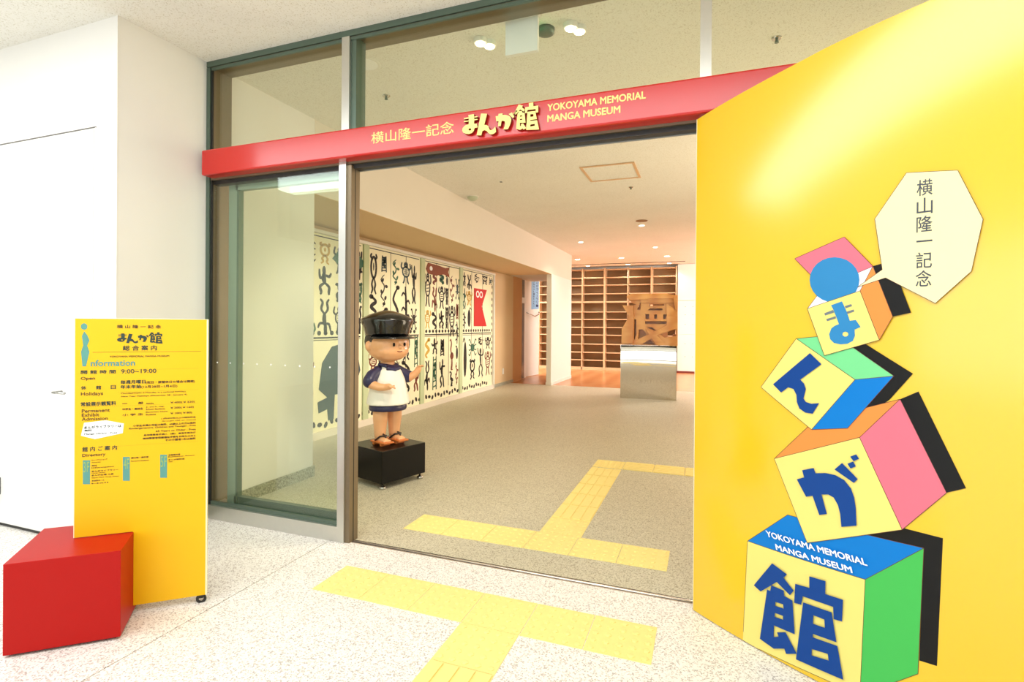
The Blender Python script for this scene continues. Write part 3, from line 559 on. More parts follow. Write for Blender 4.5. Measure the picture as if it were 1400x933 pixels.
obj('edge_strip', MB().add([arcT(-.0, .004, .001), arcT(-.0, 2.503, .001), arcT(0, 2.503, -.05), arcT(0, .004, -.05), arcT(.004, .004, .0012), arcT(.004, 2.503, .0012)], [(0, 3, 2, 1), (0, 1, 5, 4)]), m_yedge, yp)
def decal(name, poly, holes, m, lay, parent):
    vs, fs = slice_x([(p[0], min(p[1], topz(p[0])-.001)) for p in poly], holes, .04)
    return obj(name, MB().add([arcT(x, max(.006, z), .0004*lay+.0004) for x, z in vs], fs), m, parent)
def outline(poly, lay, wdt=.0018):
    mb = MB(); n = len(poly)
    for i in range(n):
        a, b = Vector(poly[i]), Vector(poly[(i+1) % n]); d = (b-a); L = d.length; d.normalize(); nn = Vector((-d.y, d.x))*wdt/2
        k = max(1, int(L/.04))
        for j in range(k):
            p, q = a+(b-a)*j/k, a+(b-a)*(j+1)/k
            if p.y < .006 or q.y < .006: continue
            mb.add([arcT(*(p-nn), .0004*lay+.0006), arcT(*(q-nn), .0004*lay+.0006), arcT(*(q+nn), .0004*lay+.0006), arcT(*(p+nn), .0004*lay+.0006)], [(0, 1, 2, 3)])
    return mb
AM = {'black': (m_black, 'printed_shadow'), 'blue': (m_blue, 'block_face'), 'green': (m_green, 'block_face'), 'cream': (m_cream, 'block_face'), 'orange': (m_orange, 'block_face'),
      'pink': (m_pink, 'block_face'), 'mint': (m_mint, 'block_face'), 'white': (m_lav, 'block_face'), 'blob': (m_blob, 'blue_ball'), 'balloon': (m_balloon, 'speech_balloon')}
AL = {'black': 'black printed shadow', 'blue': 'blue printed face', 'green': 'green printed face', 'cream': 'cream printed face', 'orange': 'orange printed face', 'pink': 'pink printed face',
      'mint': 'pale green printed face', 'white': 'white printed inner face', 'blob': 'round blue shape in the open block', 'balloon': 'pale cream eight-sided speech balloon'}
for i, (c, poly, ol) in enumerate(PANEL_ART):
    o = decal(AM[c][1], poly, [], AM[c][0], i+1, yp); o['label'] = AL[c]
    if ol: obj('outline', outline(poly, i+1), m_line, o)
for k, key in enumerate(('kan', 'ga', 'n', 'ma')):
    for j, (O_, H_) in enumerate(PANEL_GLYPH[key]):
        decal('printed_character', O_, H_, m_gbar if (key == 'ma' and j > 0) else (m_navyp if key != 'ma' else m_blob), 21, yp)
mb = MB()
for ch, (s, z), hw, hh in BALLOON_TEXT:
    if ch == '一': add_text(mb, ch, lambda u, v: arcT(s-hw+2*hw*u, z-.003+.006*v, .009), .0)
    else: add_text(mb, ch, lambda u, v: arcT(s-hw+2*hw*u, z-hh+2*hh*v, .009), .006)
obj('balloon_lettering', mb, m_greyink, yp)
mb = MB()
for t, a, b, c in BOX_TEXT:
    add_text(mb, t, lambda u, v: arcT(a[0]+(b[0]-a[0])*u+(c[0]-a[0])*v, a[1]+.008+(b[1]-a[1])*u+(c[1]-a[1])*v, .009), -.035)
obj('block_lettering', mb, m_white, yp)

# ------------------------------------------------------------------ yellow information board standing in a red cube
A0 = Vector((-2.846, 1.642)); B0 = Vector((-2.425, 2.004)); LB = (B0-A0).length; dB = (B0-A0)/LB; nB = Vector((dB.y, -dB.x))
def bT(s, z, w=0.0):
    p = A0+dB*s+nB*w; return (p.x, p.y, z)
ib = thing('information_board', 'yellow information board notched over the red cube, printed with opening hours and fees', 'sign', (-2.63, 1.82, 0))
brd = obj('board', MB().prism([(0, .409), (.237, .409), (.237, .04), (LB, .04), (LB, 1.466), (0, 1.466)], [], lambda u, v, w: bT(u, v, w-.018), .018), m_yel, ib)
obj('edge', MB().prism([(LB, .04), (LB+.006, .04), (LB+.006, 1.468), (-.003, 1.468), (-.003, .409), (0, .409), (0, 1.466), (LB, 1.466)], [], lambda u, v, w: bT(u, v, w-.019), .020), m_yedge, ib)
BM = {'b': m_ink, 'd': m_inkd, 't': m_teal, 'g': m_tealt}
mbs = {k: MB() for k in BM}
rows = []
for row in BOARD_TEXT:
    t, s0, s1, z0, z1, c = row; tk = t.split()
    if '   ' in t:                      # characters spread wide apart: one piece each
        cw = .020
        for k, ch in enumerate(tk): a = s0+(s1-s0-cw)*k/(len(tk)-1); rows.append((ch, a, a+cw, z0, z1, c))
    else: rows.append(row)
for t, s0, s1, z0, z1, c in rows:
    bold = {'b': -.03, 'd': -.025, 't': -.05, 'g': 0}[c]
    if t == '一': z0, z1 = (z0+z1)/2-.0015, (z0+z1)/2+.0015
    lay = .0012 if c == 'g' else .0006
    mb = MB(); add_text(mb, t, lambda u, v: bT(s0+(s1-s0)*u, z0+(z1-z0)*v, lay), bold)
    obj({'b': 'small_print', 'd': 'heading', 't': 'teal_lettering', 'g': 'floor_number'}[c], mb, BM[c], ib)
mb = MB()
for s in range(58):
    for z, s0 in ((1.214, .17), (1.105, .17), (1.036, .0), (.838, .17)):
        if .03+.0085*s > s0 and .03+.0085*s < .53: mb.add([bT(.03+.0085*s, z, .0006), bT(.0325+.0085*s, z, .0006), bT(.0325+.0085*s, z+.0014, .0006), bT(.03+.0085*s, z+.0014, .0006)], [(0, 1, 2, 3)])
mb.add([bT(.07, 1.302, .0006), bT(.53, 1.302, .0006), bT(.53, 1.3035, .0006), bT(.07, 1.3035, .0006)], [(0, 1, 2, 3)])
o = obj('dotted_rules', mb, m_ink, ib, kind='stuff')
f_ = MB(); glyph_run(None, LOGO, lambda u, v, w: bT(.158+.204*u, 1.352+.050*v, w), f_, None, .0004); obj('logo', f_, m_inkd, ib)
mb = MB()
for p in BOARD_FIGURE: mb.prism(p, [], lambda u, v, w: bT(u, v, w), .0006)
obj('tall_letter', mb, m_teal, ib)
for p in BOARD_BARS: obj('floor_number_bar', MB().prism(p, [], lambda u, v, w: bT(u, v, w), .0007), m_teal, ib)
mb = MB().prism(BOARD_BALLOON, [], lambda u, v, w: bT(u, v, w), .0004); obj('white_label', mb, m_white, ib)
for s in (LB-.02,):
    c = obj('caster', MB().box(-.012, -.012, .0, .012, .012, .014), m_track, ib, origin=(0, 0, 0))
    c.location = Vector(bT(s, .026, -.009))-Vector(ib['_o'])
    c.rotation_euler = (0, 0, math.atan2(dB.y, dB.x))
    ring = MB()
    pts = [(math.cos(a*PI/8)*.018, 0, math.sin(a*PI/8)*.019-.006) for a in range(17)]
    ring.tube(pts, .007, 6, caps=False)
    r = obj('caster_wheel', ring, m_track, c, smooth=True, origin=(0, 0, 0))

rc = thing('red_cube_base', 'glossy red cube standing on the floor through the corner notch of the yellow board', 'cube', (-2.8, 1.65, 0))
a_, b_ = Vector((-2.82, 1.356)), Vector((-2.5, 1.632)); e_ = Vector((-.305, .312))
def rT(p): return p
crn = [a_, b_, b_+e_, a_+e_]
mb = MB(); vs = [(p.x, p.y, .012) for p in crn]+[(p.x, p.y, .406) for p in crn]
mb.add(vs, [(0, 3, 2, 1), (4, 5, 6, 7), (0, 1, 5, 4), (1, 2, 6, 5), (2, 3, 7, 6), (3, 0, 4, 7)]); obj('shell', mb, m_redbox, rc, bevel=.002)
cc = (a_+b_+e_); cen = (crn[0]+crn[2])/2
mb = MB(); vs = [(*(cen+(p-cen)*.9), z) for z in (0, .013) for p in crn]
mb.add(vs, [(0, 3, 2, 1), (4, 5, 6, 7), (0, 1, 5, 4), (1, 2, 6, 5), (2, 3, 7, 6), (3, 0, 4, 7)]); obj('recessed_foot', mb, m_track, rc)

# ------------------------------------------------------------------ mural in the alcove
MX = -4.6
mural = thing('painted_mural', 'long cream mural of painted acrobats, animals and banners in the alcove', 'mural', (MX+.02, 7.5, 0))
m_mcream = mat('mural_cream', (246, 240, 208), 0.7, var=0.02, scale=5)
m_mgreen = mat('mural_pale_green', (196, 208, 168), 0.7, var=0.03, scale=5)
m_m = {'k': mat('mural_black', (26, 24, 22), 0.6), 'n': mat('mural_brown', (120, 56, 36), 0.6), 'g': mat('mural_green', (50, 100, 78), 0.6),
       'o': mat('mural_ochre', (206, 168, 74), 0.6), 'r': mat('mural_red', (198, 34, 30), 0.6), 's': mat('mural_slate', (52, 74, 80), 0.6)}
edges = [4.045, 4.6, 5.2, 5.75, 6.25, 6.38, 6.95, 7.39, 7.84, 7.98, 8.42, 8.91, 9.35, 9.49, 9.93, 10.5, 11.08]
for a, b in zip(edges, edges[1:]):
    pil = b-a < .2
    obj('pilaster' if pil else 'mural_panel', MB().box(MX, a+.004, .09, MX+(.05 if pil else .03), b-.004, 2.58), m_mgreen if pil else m_mcream, mural)
obj('top_ledge', MB().box(MX, 4.04, 2.58, MX+.09, 11.1, 2.62), m_fixture, mural)
obj('bottom_ledge', MB().box(MX, 4.04, 0.0, MX+.07, 11.1, .09), m_wallw, mural)
obj('end_frame', MB().box(MX, 11.08, .0, MX+.07, 11.13, 2.62), m_wall, mural)
PX = MX+.031
def catmull(pts, k=4):
    P_ = [pts[0]]+list(pts)+[pts[-1]]; out = []
    for i in range(1, len(P_)-2):
        p0, p1, p2, p3 = [Vector(p) for p in P_[i-1:i+3]]
        for j in range(k):
            t = j/k; out.append(.5*((2*p1)+(p2-p0)*t+(2*p0-5*p1+4*p2-p3)*t*t+(3*p1-p0-3*p2+p3)*t**3))
    out.append(Vector(pts[-1])); return out
def stroke(mb, pts, w, x=PX, taper=True):
    c = catmull(pts) if len(pts) > 2 else [Vector(p) for p in pts]; n = len(c); L = []; R_ = []
    for i, p in enumerate(c):
        t = (c[min(i+1, n-1)]-c[max(i-1, 0)]);
        if t.length < 1e-6: t = Vector((0, 1))
        t.normalize(); nn = Vector((-t.y, t.x)); f = (.45+.55*math.sin(PI*(i+.5)/n)) if taper else 1
        L.append(p+nn*w*f/2); R_.append(p-nn*w*f/2)
    vs = [(x+.003, q.x, q.y) for q in L]+[(x+.003, q.x, q.y) for q in R_]
    vs += [(x-.002, q.x, q.y) for q in L]+[(x-.002, q.x, q.y) for q in R_]
    fs = []
    for i in range(n-1):
        fs += [(i, n+i, n+i+1, i+1), (i, i+1, 2*n+i+1, 2*n+i), (n+i, 3*n+i, 3*n+i+1, n+i+1)]
    mb.add(vs, fs)
def ell(mb, c, ry, rz, x=PX, n=12, rot=0):
    pts = [(c[0]+ry*math.cos(a)*math.cos(rot)-rz*math.sin(a)*math.sin(rot), c[1]+ry*math.cos(a)*math.sin(rot)+rz*math.sin(a)*math.cos(rot)) for a in [2*PI*k/n for k in range(n)]]
    mb.prism(pts, [], lambda u, v, w: (x-.001+w, u, v), .004)
def ring(mb, c, ry, rz, w, x=PX):
    stroke(mb, [(c[0]+ry*math.cos(a*PI/5), c[1]+rz*math.sin(a*PI/5)) for a in range(11)], w, x, False)
rnd = random.Random(21)
def figure(cy, z0, h, wd, kind, col):
    mb = MB(); U = rnd.uniform; w = .028+.014*rnd.random(); sg = rnd.choice((-1, 1)); X = lambda t: cy+t*wd/2; Z = lambda t: z0+t*h
    flip = (lambda t: 1-t) if kind == 'handstand' else (lambda t: t)
    if kind in ('dancer', 'handstand'):
        ell(mb, (X(.1*sg), Z(flip(.86))), .05*min(1, wd*2), .065)
        stroke(mb, [(X(.1*sg), Z(flip(.78))), (X(U(-.2, .2)), Z(flip(.6))), (X(0), Z(flip(.42)))], w*2.0)
        for s in (-1, 1):
            stroke(mb, [(X(.05), Z(flip(.72))), (X(.55*s), Z(flip(U(.55, .8)))), (X(.75*s+U(-.1, .1)), Z(flip(U(.7, 1.0)))), ], w)
            stroke(mb, [(X(0), Z(flip(.44))), (X(.45*s+U(-.15, .15)), Z(flip(.3))), (X(.3*s+U(-.2, .2)), Z(flip(.12))), (X(.55*s), Z(flip(.02)))], w*1.15)
    elif kind == 'oval':
        ring(mb, (X(0), Z(.66)), wd*.26, h*.26, w)
        ell(mb, (X(0), Z(.68)), wd*.05, h*.1)
        for s in (-1, 1):
            stroke(mb, [(X(0), Z(.42)), (X(.35*s), Z(.25)), (X(.2*s), Z(.12)), (X(.5*s), Z(0))], w)
            stroke(mb, [(X(.2*s), Z(.86)), (X(.6*s), Z(.92)), (X(.4*s), Z(1.0))], w)
    elif kind == 'snake':
        stroke(mb, [(X(.5*sg*math.sin(k*1.5)), Z(k/7)) for k in range(8)], w*1.7); ell(mb, (X(.5*sg*math.sin(10.5)), Z(1)), .05, .035)
    elif kind == 'disc':
        ell(mb, (X(0), Z(.5)), wd*.25, h*.42); stroke(mb, [(X(0), Z(.9)), (X(.4*sg), Z(1.0)), (X(.7*sg), Z(.9))], w*.7)
    elif kind == 'ladder':
        for s in (-.45, .45): stroke(mb, [(X(s), Z(0)), (X(s*.8), Z(1))], w*.7, taper=False)
        for k in range(6): stroke(mb, [(X(-.45), Z(.08+.16*k)), (X(.42), Z(.12+.16*k))], w*.6, taper=False)
        ell(mb, (X(.1), Z(.75)), .045, .05); stroke(mb, [(X(.1), Z(.68)), (X(-.1), Z(.5)), (X(.2), Z(.3))], w*1.6)
    elif kind == 'bird':
        stroke(mb, [(X(.3*sg), Z(1)), (X(.1*sg), Z(.85)), (X(.3*sg), Z(.66)), (X(0), Z(.5))], w); ell(mb, (X(-.05*sg), Z(.45)), wd*.26, h*.12, rot=.4*sg)
        stroke(mb, [(X(.3*sg), Z(1)), (X(.65*sg), Z(.95))], w*.8)
        for s in (-.1, .15): stroke(mb, [(X(s), Z(.36)), (X(s+.05), Z(.18)), (X(s-.08), Z(.0)), (X(s+.15), Z(0))], w*.6)
    elif kind == 'vine':
        stroke(mb, [(X(-.2+.4*math.sin(k*2.2)), Z(k/6)) for k in range(7)], w*.7)
        for k in range(5): ell(mb, (X(.5*math.sin(k*2.5)), Z(.1+k/5.5)), wd*.14, h*.05, rot=k)
    elif kind == 'jug':
        ring(mb, (X(0), Z(.55)), wd*.34, h*.22, w*.8); ring(mb, (X(0), Z(.86)), wd*.16, h*.09, w*.8); ell(mb, (X(-.12), Z(.88)), .014, .018); ell(mb, (X(.12), Z(.88)), .014, .018)
        for s in (-1, 1):
            stroke(mb, [(X(.3*s), Z(.36)), (X(.35*s), Z(.15)), (X(.6*s), Z(.02))], w); stroke(mb, [(X(.55*s), Z(.65)), (X(.95*s), Z(.75)), (X(.8*s), Z(.95))], w)
        for k in range(3): stroke(mb, [(X(-.4), Z(.45+.09*k)), (X(.4), Z(.47+.09*k))], w*.5)
    elif kind == 'branch':
        stroke(mb, [(X(0), Z(0)), (X(.1), Z(.5)), (X(-.1), Z(1))], w*1.3)
        for k in range(5):
            s = 1 if k % 2 else -1; stroke(mb, [(X(.03), Z(.15+.16*k)), (X(.5*s), Z(.22+.16*k)), (X(.85*s), Z(.14+.16*k))], w*.8)
    elif kind == 'crab':
        ell(mb, (X(0), Z(.5)), wd*.22, h*.2)
        for s in (-1, 1):
            for k in range(4): stroke(mb, [(X(.3*s), Z(.35+.1*k)), (X(.7*s), Z(.1+.27*k)), (X(.95*s), Z(.2+.22*k))], w*.6)
    o = obj('painted_figure', mb, m_m[col], mural)
    return o
kinds = ['dancer', 'handstand', 'oval', 'jug', 'dancer', 'snake', 'crab', 'handstand', 'ladder', 'bird', 'vine', 'disc', 'branch', 'jug', 'oval']
cols = 'kkkkkkknknkgkokkns'
def fill(y0, y1, z0, z1, lo, hi, w=.3):
    y = y0
    while y < y1-.12:
        ww = min(rnd.uniform(w*.9, w*1.6), y1-y); z = z0
        while z < z1-.15:
            h = min(rnd.uniform(lo, hi), z1-z)
            if z1-z-h < .15: h = z1-z
            figure(y+ww/2, z+.02, h-.04, ww*.95, rnd.choice(kinds), rnd.choice(cols)); z += h
        y += ww
fill(4.1, 5.3, .25, 2.5, .3, .5, .24)
fill(5.3, 6.25, 1.3, 2.5, .3, .5, .24)
fill(6.38, 6.95, .3, 2.5, .3, .6, .2); fill(6.95, 7.84, 1.3, 2.48, .35, .8, .2); fill(6.95, 7.84, .3, 1.3, .4, .6, .26)
fill(7.98, 8.9, 1.35, 2.38, .3, .6, .22); fill(7.98, 8.9, .26, 1.2, .4, .9, .22); fill(8.9, 9.35, .26, 2.4, .3, .7, .2)
fill(9.49, 10.0, 1.35, 2.5, .3, .5, .2); fill(9.49, 11.0, .3, 1.2, .45, .95, .3); fill(10.0, 11.0, 2.32, 2.54, .2, .24, .3)
mb = MB()
for a, b in [(4.1, 6.2), (6.4, 7.8), (8.0, 9.33), (9.5, 11.0)]:
    stroke(mb, [(a, 1.27), (b, 1.27)], .02, taper=False); stroke(mb, [(a, 1.24), (b, 1.24)], .008, taper=False); stroke(mb, [(a, 2.55), (b, 2.55)], .012, taper=False)
    n = int((b-a)/.12)
    for k in range(n): ell(mb, (a+.06+.12*k, 1.33), .035, .03, n=8)
for y in [4.6, 5.2, 5.75, 6.95, 7.39, 8.42, 8.91, 9.93, 10.5]: stroke(mb, [(y, .3), (y, 2.55)], .007, taper=False)
for k in range(60): ell(mb, (4.15+.112*k, .17+.02*math.sin(k*2)), .03, .045, n=7, rot=k)
for k in range(16): ell(mb, (11.03, .35+.14*k), .02, .04, n=6)
obj('border_marks', mb, m_m['k'], mural, kind='stuff')
mb = MB(); mb.prism([(10.05, 2.22), (10.72, 2.22), (10.45, 1.85), (10.72, 1.42), (10.05, 1.42)], [], lambda u, v, w: (PX+w, u, v), .008)
rb = obj('red_banner', mb, m_m['r'], mural)
mb = MB(); ring(mb, (10.22, 2.10), .07, .06, .03, PX+.01); ring(mb, (10.40, 2.10), .07, .06, .03, PX+.01); obj('banner_rings', mb, m_white, rb)
mb = MB(); mb.prism([(8.03, 2.42), (8.1, 2.53), (8.5, 2.52), (8.75, 2.50), (8.92, 2.53), (8.86, 2.44), (8.92, 2.34), (8.7, 2.38), (8.4, 2.33), (8.1, 2.34)], [], lambda u, v, w: (PX+w, u, v), .006)
fb = obj('brown_streamer', mb, mat('mural_rust', (136, 66, 30), 0.6), mural); mb = MB(); ell(mb, (8.2, 2.44), .05, .04, PX+.008); obj('streamer_eye', mb, m_white, fb)
mb = MB(); mb.prism([(5.36, .62), (5.42, .95), (5.60, 1.15), (5.86, 1.2), (6.12, 1.1), (6.2, .8), (6.1, .6), (6.04, .55), (6.05, .2), (5.95, .2), (5.92, .52), (5.66, .52), (5.64, .2), (5.54, .2), (5.52, .35), (5.36, .32), (5.34, .46), (5.52, .5)], [], lambda u, v, w: (PX+w, u, v), .006)
obj('dark_beast', mb, m_m['s'], mural)
mb = MB()
for s in (0, 1): mb.prism([(5.6+.42*s, 2.3), (5.72+.42*s, 2.42), (5.9+.42*s, 2.3), (5.75+.42*s, 2.22)], [], lambda u, v, w: (PX+w, u, v), .005)
obj('green_leaf_shapes', mb, m_m['g'], mural)
mb = MB(); ell(mb, (4.98, 2.0), .2, .24); obj('brown_disc', mb, m_m['n'], mural)
# ------------------------------------------------------------------ black plinth and the figure on it
phi = math.atan2(.949, .315)          # direction of the plinth's right-hand face
PC = Vector((-2.63, 3.885))+Vector((.315, .949))*.25+Vector((-.949, .315))*.25
pl = thing('statue_plinth', 'low glossy black box plinth on casters under the child statue', 'plinth', (PC.x, PC.y, 0), rz=phi-PI/2, world=False)
obj('box', MB().box(-.25, -.25, .055, .25, .25, .34), m_bpanel, pl, bevel=.004)
for sx in (-1, 1):
    for sy in (-1, 1):
        mb = MB(); mb.lathe([(.028, .0), (.03, .008), (.03, .02), (.02, .026), (.01, .03), (.01, .056)], (sx*.215, sy*.215, 0), n=12); obj('caster', mb, m_steel, pl, smooth=True)

m_skin = mat('painted_skin', (240, 178, 128), 0.35, coat=0.5, coat_rough=0.15)
m_smock = mat('white_painted_smock', (246, 242, 232), 0.45, coat=0.3)
m_navy = mat('navy_painted_cloth', (34, 34, 78), 0.45, coat=0.3)
m_hair = mat('dark_painted_hair', (52, 44, 40), 0.45)
m_cap = mat('black_gloss_cap', (8, 8, 9), 0.2, coat=0.5, coat_rough=0.05)
m_sandal = mat('orange_wood_sandal', (214, 118, 52), 0.45, coat=0.3)
m_lip = mat('mouth_line_paint', (120, 50, 36), 0.5)

def fuse(name, mb, m, parent, voxel=.009, smooth=6):
    """one closed skin over overlapping volumes"""
    me = mb.mesh(name); o = bpy.data.objects.new(name, me); COL.objects.link(o)
    r = o.modifiers.new('r', 'REMESH'); r.mode = 'VOXEL'; r.voxel_size = voxel
    s = o.modifiers.new('s', 'SMOOTH'); s.iterations = smooth; s.factor = .5
    dg = bpy.context.evaluated_depsgraph_get(); new = bpy.data.meshes.new_from_object(o.evaluated_get(dg))
    bpy.data.objects.remove(o); bpy.data.meshes.remove(me); new.name = name
    return obj(name, new, m, parent, smooth=True, origin=(0, 0, 0))
def limb(mb, pts, rs, n=12):
    mb.tube(pts, rs, n)
    for p, r in zip(pts, rs): mb.ball(p, r, n, 8)

st = thing('child_statue', 'painted statue of a child in black cap, white smock and sandals on the black plinth', 'statue', (PC.x, PC.y, .34), rz=math.radians(-22), world=False)
# local frame: +x forward, +y the figure's left, z up from the plinth top
mb = MB()
mb.ball((0, 0, .925), (.185, .205, .168), 24, 16)             # head
mb.ball((.06, 0, .872), (.135, .17, .105), 20, 12)            # cheeks and chin
mb.ball((.192, 0, .905), (.022, .02, .017), 10, 8)            # nose
for s in (-1, 1):
    mb.ball((-.005, s*.208, .91), (.032, .024, .045), 12, 8)  # ears
limb(mb, [(0, 0, .70), (0, 0, .79)], [.07, .06])              # neck
mb.ball((0, 0, .56), (.10, .13, .17), 16, 10)                 # trunk
for s in (-1, 1):
    limb(mb, [(0, s*.075, .42), (.004, s*.078, .24), (0, s*.078, .09)], [.075, .068, .052])
    limb(mb, [(-.012, s*.078, .055), (.05, s*.08, .048), (.095, s*.082, .045)], [.042, .038, .03])   # foot
    for k in range(5): limb(mb, [(.10, s*.08+(k-2)*.015, .046), (.128-.004*abs(k-2+s), s*.08+(k-2)*.0165, .044)], [.011, .0095], 8)
# arms: its right arm bends forward across the front, its left arm reaches out to the side and forward
limb(mb, [(0, -.135, .665), (.02, -.20, .585), (.035, -.205, .57)], [.05, .047, .043])
limb(mb, [(.035, -.205, .57), (.12, -.17, .545), (.165, -.145, .545)], [.043, .036, .032])
limb(mb, [(0, .135, .665), (.035, .205, .61), (.04, .21, .60)], [.05, .046, .043])
limb(mb, [(.04, .21, .60), (.085, .235, .625), (.105, .245, .645)], [.043, .037, .032])
def hand(mb, c, fwd, up, side):
    c, fwd, up, side = Vector(c), Vector(fwd).normalized(), Vector(up).normalized(), Vector(side).normalized()
    limb(mb, [c, c+fwd*.028], [.032, .03])
    for k, (l, t) in enumerate([(.040, -1.5), (.048, -.5), (.046, .5), (.036, 1.5)]):
        a = c+fwd*.038+side*t*.0155; b = a+fwd*l*.55+side*t*.004; d = b+fwd*l*.35-up*.018
        limb(mb, [a, b, d], [.0095, .009, .008], 8)
    a = c+fwd*.008-side*.028; limb(mb, [a, a-side*.020+fwd*.016+up*.01, a-side*.024+fwd*.038+up*.014], [.0115, .0105, .009], 8)
hand(mb, (.18, -.135, .548), (.8, .25, .15), (0, 0, 1), (.2, -.8, .2))
hand(mb, (.118, .252, .66), (.45, .2, .85), (-.8, -.2, .5), (.3, -.9, .1))
body = fuse('body', mb, m_skin, st, .0075, 3)
for s in (-1, 1):
    e = MB().ball((.183, s*.058, .925), (.008, .012, .018), 10, 8); obj('eye', e, m_black, body, smooth=True, origin=(0, 0, 0))
mb = MB().tube([(.184, -.034, .868), (.193, -.016, .862), (.196, 0, .860), (.193, .016, .862), (.184, .034, .868)], .004, 6); obj('mouth', mb, m_lip, body, smooth=True, origin=(0, 0, 0))
# hair cap below the hat
mb = MB().ball((-.022, 0, .95), (.178, .21, .165), 20, 12); obj('hair', mb, m_hair, st, smooth=True)
# smock
mb = MB(); mb.lathe([(.205, .37), (.20, .40), (.178, .50), (.155, .60), (.12, .68), (.07, .725)], (0.015, 0, 0), n=24, sx=.92, sy=1.0)
fuse('smock', mb, m_smock, st, .009, 4)
mb = MB(); mb.lathe([(.172, .315), (.18, .33), (.175, .385)], (0.01, 0, 0), n=24, sx=.9, sy=1.0); obj('navy_hem', mb, m_navy, st, smooth=True)
for s in (-1, 1):
    mb = MB(); p0, p1, p2 = Vector((0, s*.105, .675)), Vector((.006, s*.165, .635)), Vector((.022, s*.205, .592 if s < 0 else .612))
    limb(mb, [p0, p1, p2], [.055, .062, .064]); fuse('sleeve', mb, m_navy, st, .009, 3)
mb = MB(); mb.tube([(.085, -.07, .705), (.10, 0, .685), (.085, .07, .705)], [.02, .03, .02], 8); mb.tube([(-.02, -.085, .735), (.06, -.06, .728), (.085, 0, .715), (.06, .06, .728), (-.02, .085, .735)], .02, 8); fuse('collar', mb, m_navy, st, .008, 2)
# cap: band, flared crown, peak
cp = obj('cap', MB().lathe([(.198, 1.0), (.205, 1.03), (.215, 1.075), (.242, 1.135), (.236, 1.16), (.16, 1.20), (.06, 1.232), (.0, 1.24)], (-.01, 0, 0), n=32), m_cap, st, smooth=True)
vs = []; fs = []; n = 20
for i in range(n+1):
    a = -PI*.42+PI*.84*i/n
    r0 = .195; r1 = .195+.075*math.cos(a)**.7
    for z, r in ((1.012, r0), (.985, r1), (.977, r1), (1.0, r0)): vs.append((-.01+r*math.cos(a), r*1.02*math.sin(a), z))
for i in range(n):
    for k in range(4): fs.append((4*i+k, 4*i+(k+1) % 4, 4*i+4+(k+1) % 4, 4*i+4+k))
fs += [(0, 1, 2, 3), (4*n+3, 4*n+2, 4*n+1, 4*n)]
obj('peak', MB().add(vs, fs), m_cap, cp, smooth=True, origin=(0, 0, 0))
for s in (-1, 1):
    sn = obj('sandal', MB().box(-.07, s*.08-.055, .024, .15, s*.08+.055, .04).box(-.045, s*.08-.05, 0, -.02, s*.08+.05, .025).box(.07, s*.08-.05, 0, .095, s*.08+.05, .025), m_sandal, st, bevel=.004)
    mb = MB().tube([(.105, s*.08, .055), (.085, s*.08, .092), (.055, s*.08, .10)], .008, 6)
    for t in (-1, 1): mb.tube([(.085, s*.08, .092), (.055, s*.08+t*.034, .085), (.0, s*.08+t*.05, .045)], .008, 6)
    obj('strap', mb, m_hair, sn, smooth=True, origin=(0, 0, 0))

# ------------------------------------------------------------------ mirrored pedestal with the wooden sculpture
mp = thing('mirror_pedestal', 'tall mirror-polished steel pedestal under the pine sculpture', 'pedestal', (-1.6, 10.6, 0), rz=.07, world=False)
mb = MB(); nz_, nx_ = 28, 16; vs = []; fs = []; WD, HT = 1.07, 1.07
for j in range(nz_+1):
    z = HT*j/nz_; t = j/nz_
    for i in range(nx_+1):
        u = i/nx_; bow = .05*(4*u*(1-u)); lean = .05-.08*t if t < .5 else .01-.08*(t-.5)+.22*(t-.5)**2
        vs.append((WD*u, bow*.25*min(1, t*3)*(1-.5*t)+lean, z))
for j in range(nz_):
    for i in range(nx_): a = j*(nx_+1)+i; fs.append((a, a+1, a+nx_+2, a+nx_+1))
front = MB().add(vs, fs); obj('mirror_face', front, m_mirror, mp, smooth=True)
obj('box', MB().box(.004, .09, 0, WD-.004, .62, HT-.001).box(0, 0.0, 0, .004, .62, HT).box(WD-.004, 0.0, 0, WD, .62, HT).box(0, .001, HT-.003, WD, .62, HT), m_mirror, mp)

ws = thing('wood_sculpture', 'chunky pine wood sculpture shaped like an angular written character', 'sculpture', (-1.6, 10.6, HT), rz=.07, world=False)
k_ = lambda pts: [((x-100)*.00255, (450-y)*.00263) for x, y in pts]
outer = k_([(138, 82), (172, 65), (268, 68), (445, 62), (525, 75), (527, 450), (200, 450), (102, 450), (105, 330), (150, 250), (155, 225), (108, 148), (190, 150), (215, 140), (180, 128)])
holes = [k_(h) for h in [[(240, 130), (250, 125), (246, 185), (222, 180)], [(200, 255), (215, 255), (215, 375), (200, 415)], [(235, 332), (265, 330), (300, 370), (230, 405)],
    [(285, 215), (312, 215), (312, 252), (285, 252)], [(352, 218), (372, 218), (372, 250), (352, 250)], [(418, 218), (447, 218), (435, 252), (418, 252)],
    [(283, 270), (440, 268), (438, 290), (283, 290)], [(315, 140), (425, 137), (425, 152), (315, 154)], [(300, 186), (320, 173), (415, 172), (410, 188)],
    [(262, 446), (320, 405), (358, 446)], [(398, 368), (510, 328), (518, 378), (430, 392)], [(290, 315), (335, 315), (370, 340), (350, 337)]]]
obj('main_block', MB().prism(outer, holes, lambda u, v, w: (u, .32-w, v), .20), m_pine, ws)
